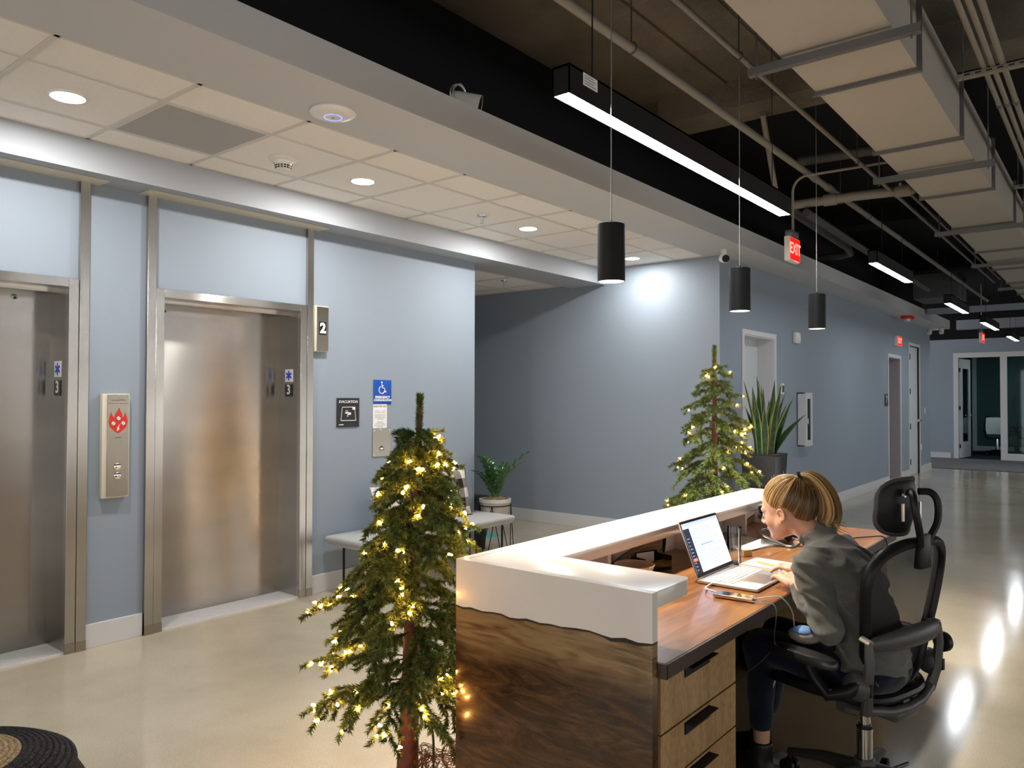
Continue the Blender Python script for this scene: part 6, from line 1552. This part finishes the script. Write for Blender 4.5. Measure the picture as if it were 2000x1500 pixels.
# jeans, boots
V3, F3 = surf(lambda X, Y, Z: smax(smax(union(LEGS, X, Y, Z, 0.03)-0.003, 0.205-Z, 0.004), np.minimum(Z-0.545, 0.03-Y), 0.006), (-0.2, -0.16, 0.17), (0.22, 0.54, 0.66), 0.0075)
npmesh('jeans', V3, F3, 'jeans_navy', pn, lambda p: mnoise.noise(p*14)*0.006)
for ax_, ay in ((-0.030, 0.385), (0.135, 0.465)):
    bt = [('c', (ax_, ay, 0.14), (ax_, ay+0.004, 0.06), 0.043, 0.042), ('c', (ax_, ay-0.01, 0.04), (ax_, ay+0.13, 0.032), 0.038, 0.032), ('c', (ax_, ay+0.01, 0.07), (ax_, ay+0.09, 0.045), 0.040, 0.034)]
    V4, F4 = surf(lambda X, Y, Z: smax(smax(union(bt, X, Y, Z, 0.02), 0.004-Z, 0.004), Z-0.15, 0.004), (ax_-0.07, ay-0.07, -0.01), (ax_+0.07, ay+0.19, 0.18), 0.005)
    bo = npmesh('boot', V4, F4, 'boot_black', pn)
    MB().box(ax_-0.032, ax_+0.032, ay-0.045, ay+0.155, 0.001, 0.012).build('sole', 'black_plastic', bo, bevel=0.004)
# face details
br = MB(); la = MB(); li = MB(); ey = MB()
for s in (-1, 1):
    br.tube([hl(p) for p in ((s*0.013, 0.0965, 0.0225), (s*0.026, 0.0925, 0.0275), (s*0.040, 0.083, 0.0275), (s*0.050, 0.071, 0.0225))], [0.0016, 0.0022, 0.0019, 0.0008], n=6)
    la.tube([hl(p) for p in ((s*0.0205, 0.0865, -0.0035), (s*0.028, 0.0915, -0.0065), (s*0.036, 0.0905, -0.0060), (s*0.0455, 0.081, -0.002))], [0.0007, 0.0013, 0.0014, 0.0008], n=5)
    for k in range(9):
        u = k/8; b0 = Vector((s*(0.023+0.021*u), 0.0905-0.006*abs(u-0.45), -0.006+0.003*u)); la.tube([hl(b0), hl(b0+Vector((s*0.003*(u-0.3), 0.006, -0.004)))], [0.0005, 0.0002], n=3)
    ey.ell(hl((s*0.032, 0.0785, 0.0005)), (0.0100, 0.0100, 0.0100), n=16, m=10)
li.tube([hl(p) for p in ((-0.020, 0.0880, -0.0490), (-0.010, 0.0975, -0.0445), (0, 0.1000, -0.0440), (0.010, 0.0975, -0.0445), (0.020, 0.0880, -0.0490))], [0.0012, 0.0036, 0.0040, 0.0036, 0.0012], n=8)
li.tube([hl(p) for p in ((-0.019, 0.0880, -0.0500), (-0.010, 0.0918, -0.0560), (0, 0.0990, -0.0550), (0.010, 0.0918, -0.0560), (0.019, 0.0880, -0.0500))], [0.0012, 0.0042, 0.0048, 0.0042, 0.0012], n=8)
br.build('eyebrows', 'brow', pn, smooth=True); la.build('eyelashes', 'text_black', pn); li.build('lips', 'lip', pn, smooth=True); ey.build('eyes', 'eye_white', pn, smooth=True)
MB().ell(hl((-0.076, -0.004, -0.045)), (0.002, 0.002, 0.002), n=8, m=6).build('earring', 'chrome', pn)
# hair: swept back to a high tie
EC = Vector((0, -0.012, 0.035)); ER = Vector((0.0735, 0.1, 0.0865))
line = [(0, 0.0690, 0.086), (0.022, 0.066, 0.084), (0.042, 0.056, 0.074), (0.056, 0.042, 0.054), (0.062, 0.034, 0.030), (0.068, 0.022, 0.008), (0.0705, 0.013, -0.022), (0.0725, 0.003, 0.006), (0.073, -0.014, 0.012), (0.0725, -0.032, 0.000), (0.062, -0.044, -0.030), (0.047, -0.064, -0.050), (0.026, -0.078, -0.060), (0, -0.082, -0.062)]
full = [Vector(p) for p in line]+[Vector((-p[0], p[1], p[2])) for p in line[-2:0:-1]]
TIE = Vector((0, -0.078, 0.101))
def toe(p): return Vector(((p.x-EC.x)/ER.x, (p.y-EC.y)/ER.y, (p.z-EC.z)/ER.z))
def strand(st, up, jit=0.0, n=12):
    a = toe(st); b_ = toe(TIE); ra, rb = (0.97 if st.z > -0.035 else a.length*0.985), b_.length; an, bn = a.normalized(), b_.normalized()
    om = max(1e-4, math.acos(max(-1, min(1, an.dot(bn))))); out = []
    for i in range(n+1):
        u = i/n; q = (an*math.sin((1-u)*om)+bn*math.sin(u*om))/math.sin(om)
        r_ = (1.0+(ra-1.0)*(1-u)**3)+up*math.sin(math.pi*min(1, 0.02+u*0.9))+jit*math.sin(u*7+jit*900)*u*(1-u)
        out.append(Vector((EC.x+q.x*r_*ER.x, EC.y+q.y*r_*ER.y, EC.z+q.z*r_*ER.z)))
    return out
def hline(u):
    f_ = (u % 1.0)*len(full); i = int(f_) % len(full); return full[i].lerp(full[(i+1) % len(full)], f_-int(f_))
cap = MB(); nU, nV = 72, 12; vs = []
for i in range(nU):
    vs += [hl(p) for p in strand(hline(i/nU), 0.030, 0, nV)]
cap.add(vs, [(i*(nV+1)+j, ((i+1) % nU)*(nV+1)+j, ((i+1) % nU)*(nV+1)+j+1, i*(nV+1)+j+1) for i in range(nU) for j in range(nV)])
hair = cap.build('hair', 'hair_dark', pn, smooth=True, recalc=True, ang=80)  # dark all over, painting in shade at the back of the head
rng = random.Random(3); st = MB()
for k in range(1150):
    u = rng.random(); p = hline(u)
    back = p.y < -0.02
    if rng.random() < 0.5: p = strand(p, 0.02, 0, 12)[rng.randint(1, 6)]
    path = strand(p, rng.uniform(0.028, 0.075) if rng.random() < 0.8 else 0.095, rng.uniform(-0.09, 0.09), 11)
    tone = rng.choice((2, 2, 3, 3, 3, 3)) if back else rng.choice((0, 0, 0, 1, 1, 2))  # back strands darker: the ponytail's shade is put into their colour
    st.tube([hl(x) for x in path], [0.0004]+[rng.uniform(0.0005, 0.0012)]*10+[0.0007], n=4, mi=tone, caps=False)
tag(st.build('swept_strands', ['hair_light', 'hair_mid', 'hair_dark', 'hair_shade'], hair, smooth=True, recalc=False, ang=80), kind='stuff')
tie_c = hl(TIE+Vector((0, -0.006, 0.004)))
tl = [tie_c, (0.008, 0.226, 1.186), (0.014, 0.198, 1.180), (0.020, 0.168, 1.150), (0.024, 0.146, 1.105), (0.024, 0.138, 1.055), (0.022, 0.142, 1.012), (0.026, 0.112, 0.988)]
cl = spline(tl, 6); nC = len(cl)
pt_ = MB()
clumps = [(2*math.pi*c/18+rng.uniform(-0.2, 0.2), rng.uniform(0.35, 1.0), rng.uniform(0, 6.28), rng.uniform(0.004, 0.010), rng.uniform(6, 9), rng.choice((0, 0, 1, 1, 2))) for c in range(18)]
for k in range(620):
    th, rr, ph, am, fr_, tone = rng.choice(clumps); th += rng.gauss(0, 0.16); rr = min(1.05, max(0.05, rr+rng.gauss(0, 0.13))); ph += rng.gauss(0, 0.12); end = rng.uniform(0.80, 1.0); P = []
    ra_ = rng.uniform(0.0006, 0.0014); tn_ = tone if rng.random() < 0.7 else rng.choice((0, 1, 2))
    for i in range(nC):
        u = i/(nC-1)
        if u > end: break
        w_ = float(np.interp(u, [0, 0.1, 0.35, 0.7, 0.9, 1.0], [0.007, 0.014, 0.028, 0.037, 0.038, 0.028]))*rr
        tn = (cl[min(nC-1, i+1)]-cl[max(0, i-1)]).normalized(); a_ = tn.cross(Vector((1, 0, 0))).normalized(); b_ = Vector((1, 0, 0))
        P.append(cl[i]+a_*(w_*math.cos(th)+am*u*math.sin(fr_*u+ph))+b_*(w_*0.85*math.sin(th)+am*u*math.cos(fr_*u+ph)))
    pt_.tube(P, [ra_]*(len(P)-1)+[0.0003], n=4, mi=tn_, caps=False)
for k in range(26):
    b0 = cl[int(nC*rng.uniform(0.72, 0.95))]+Vector((rng.uniform(-0.02, 0.04), rng.uniform(-0.02, 0.01), rng.uniform(-0.01, 0.01)))
    d_ = Vector((rng.uniform(0.01, 0.05), -rng.uniform(0.02, 0.06), -rng.uniform(0.005, 0.02)))
    pt_.tube([b0, b0+d_*0.5+Vector((0, 0, -0.010)), b0+d_+Vector((0, 0, -0.016))], [0.0012, 0.001, 0.0003], n=4, mi=0, caps=False)
tag(pt_.build('ponytail', ['hair_light', 'hair_mid', 'hair_dark'], hair, smooth=True, recalc=False, ang=80), 'wavy blonde ponytail')
fy = MB()
for k in range(46):
    p = strand(hline(rng.random()), 0.05, 0, 10)[rng.randint(0, 9)]; q = hl(p); d_ = (q-hl(EC)).normalized(); s_ = Vector((rng.uniform(-1, 1), rng.uniform(-1, 1), rng.uniform(-0.2, 0.6)))*0.5
    l_ = rng.uniform(0.010, 0.026)
    fy.tube([q, q+(d_+s_)*l_*0.5, q+(d_*0.8+s_*1.6)*l_], [0.0006, 0.0005, 0.0002], n=3, caps=False)
tag(fy.build('stray_hairs', 'hair_light', hair, recalc=False), kind='stuff')
MB().tube([tie_c+Vector((0.011*math.cos(a), 0.006*math.sin(a)-0.006, 0.009*math.sin(a)+0.006)) for a in [2*math.pi*k/20 for k in range(20)]], 0.0055, n=8, closed=True).build('hair_tie', 'black_cloth', hair, smooth=True)
# cloth on her lap
plain('cloth_blue', (0.16, 0.30, 0.62), rough=0.8); plain('cloth_beige', (0.30, 0.28, 0.25), rough=0.9)
t = thing('lap_pouch', 'grey pouch with a light blue flap lying on her lap', 'pouch', (PX, PY, 0.6), PR, local=True)
MB().ell((-0.115, 0.175, 0.022), (0.055, 0.060, 0.030), n=20, m=12).build('pouch', 'cloth_beige', t, smooth=True)
MB().ell((-0.130, 0.175, 0.040), (0.036, 0.040, 0.016), n=18, m=10).build('flap', 'cloth_blue', t, smooth=True)
# end
bpy.context.view_layer.update()
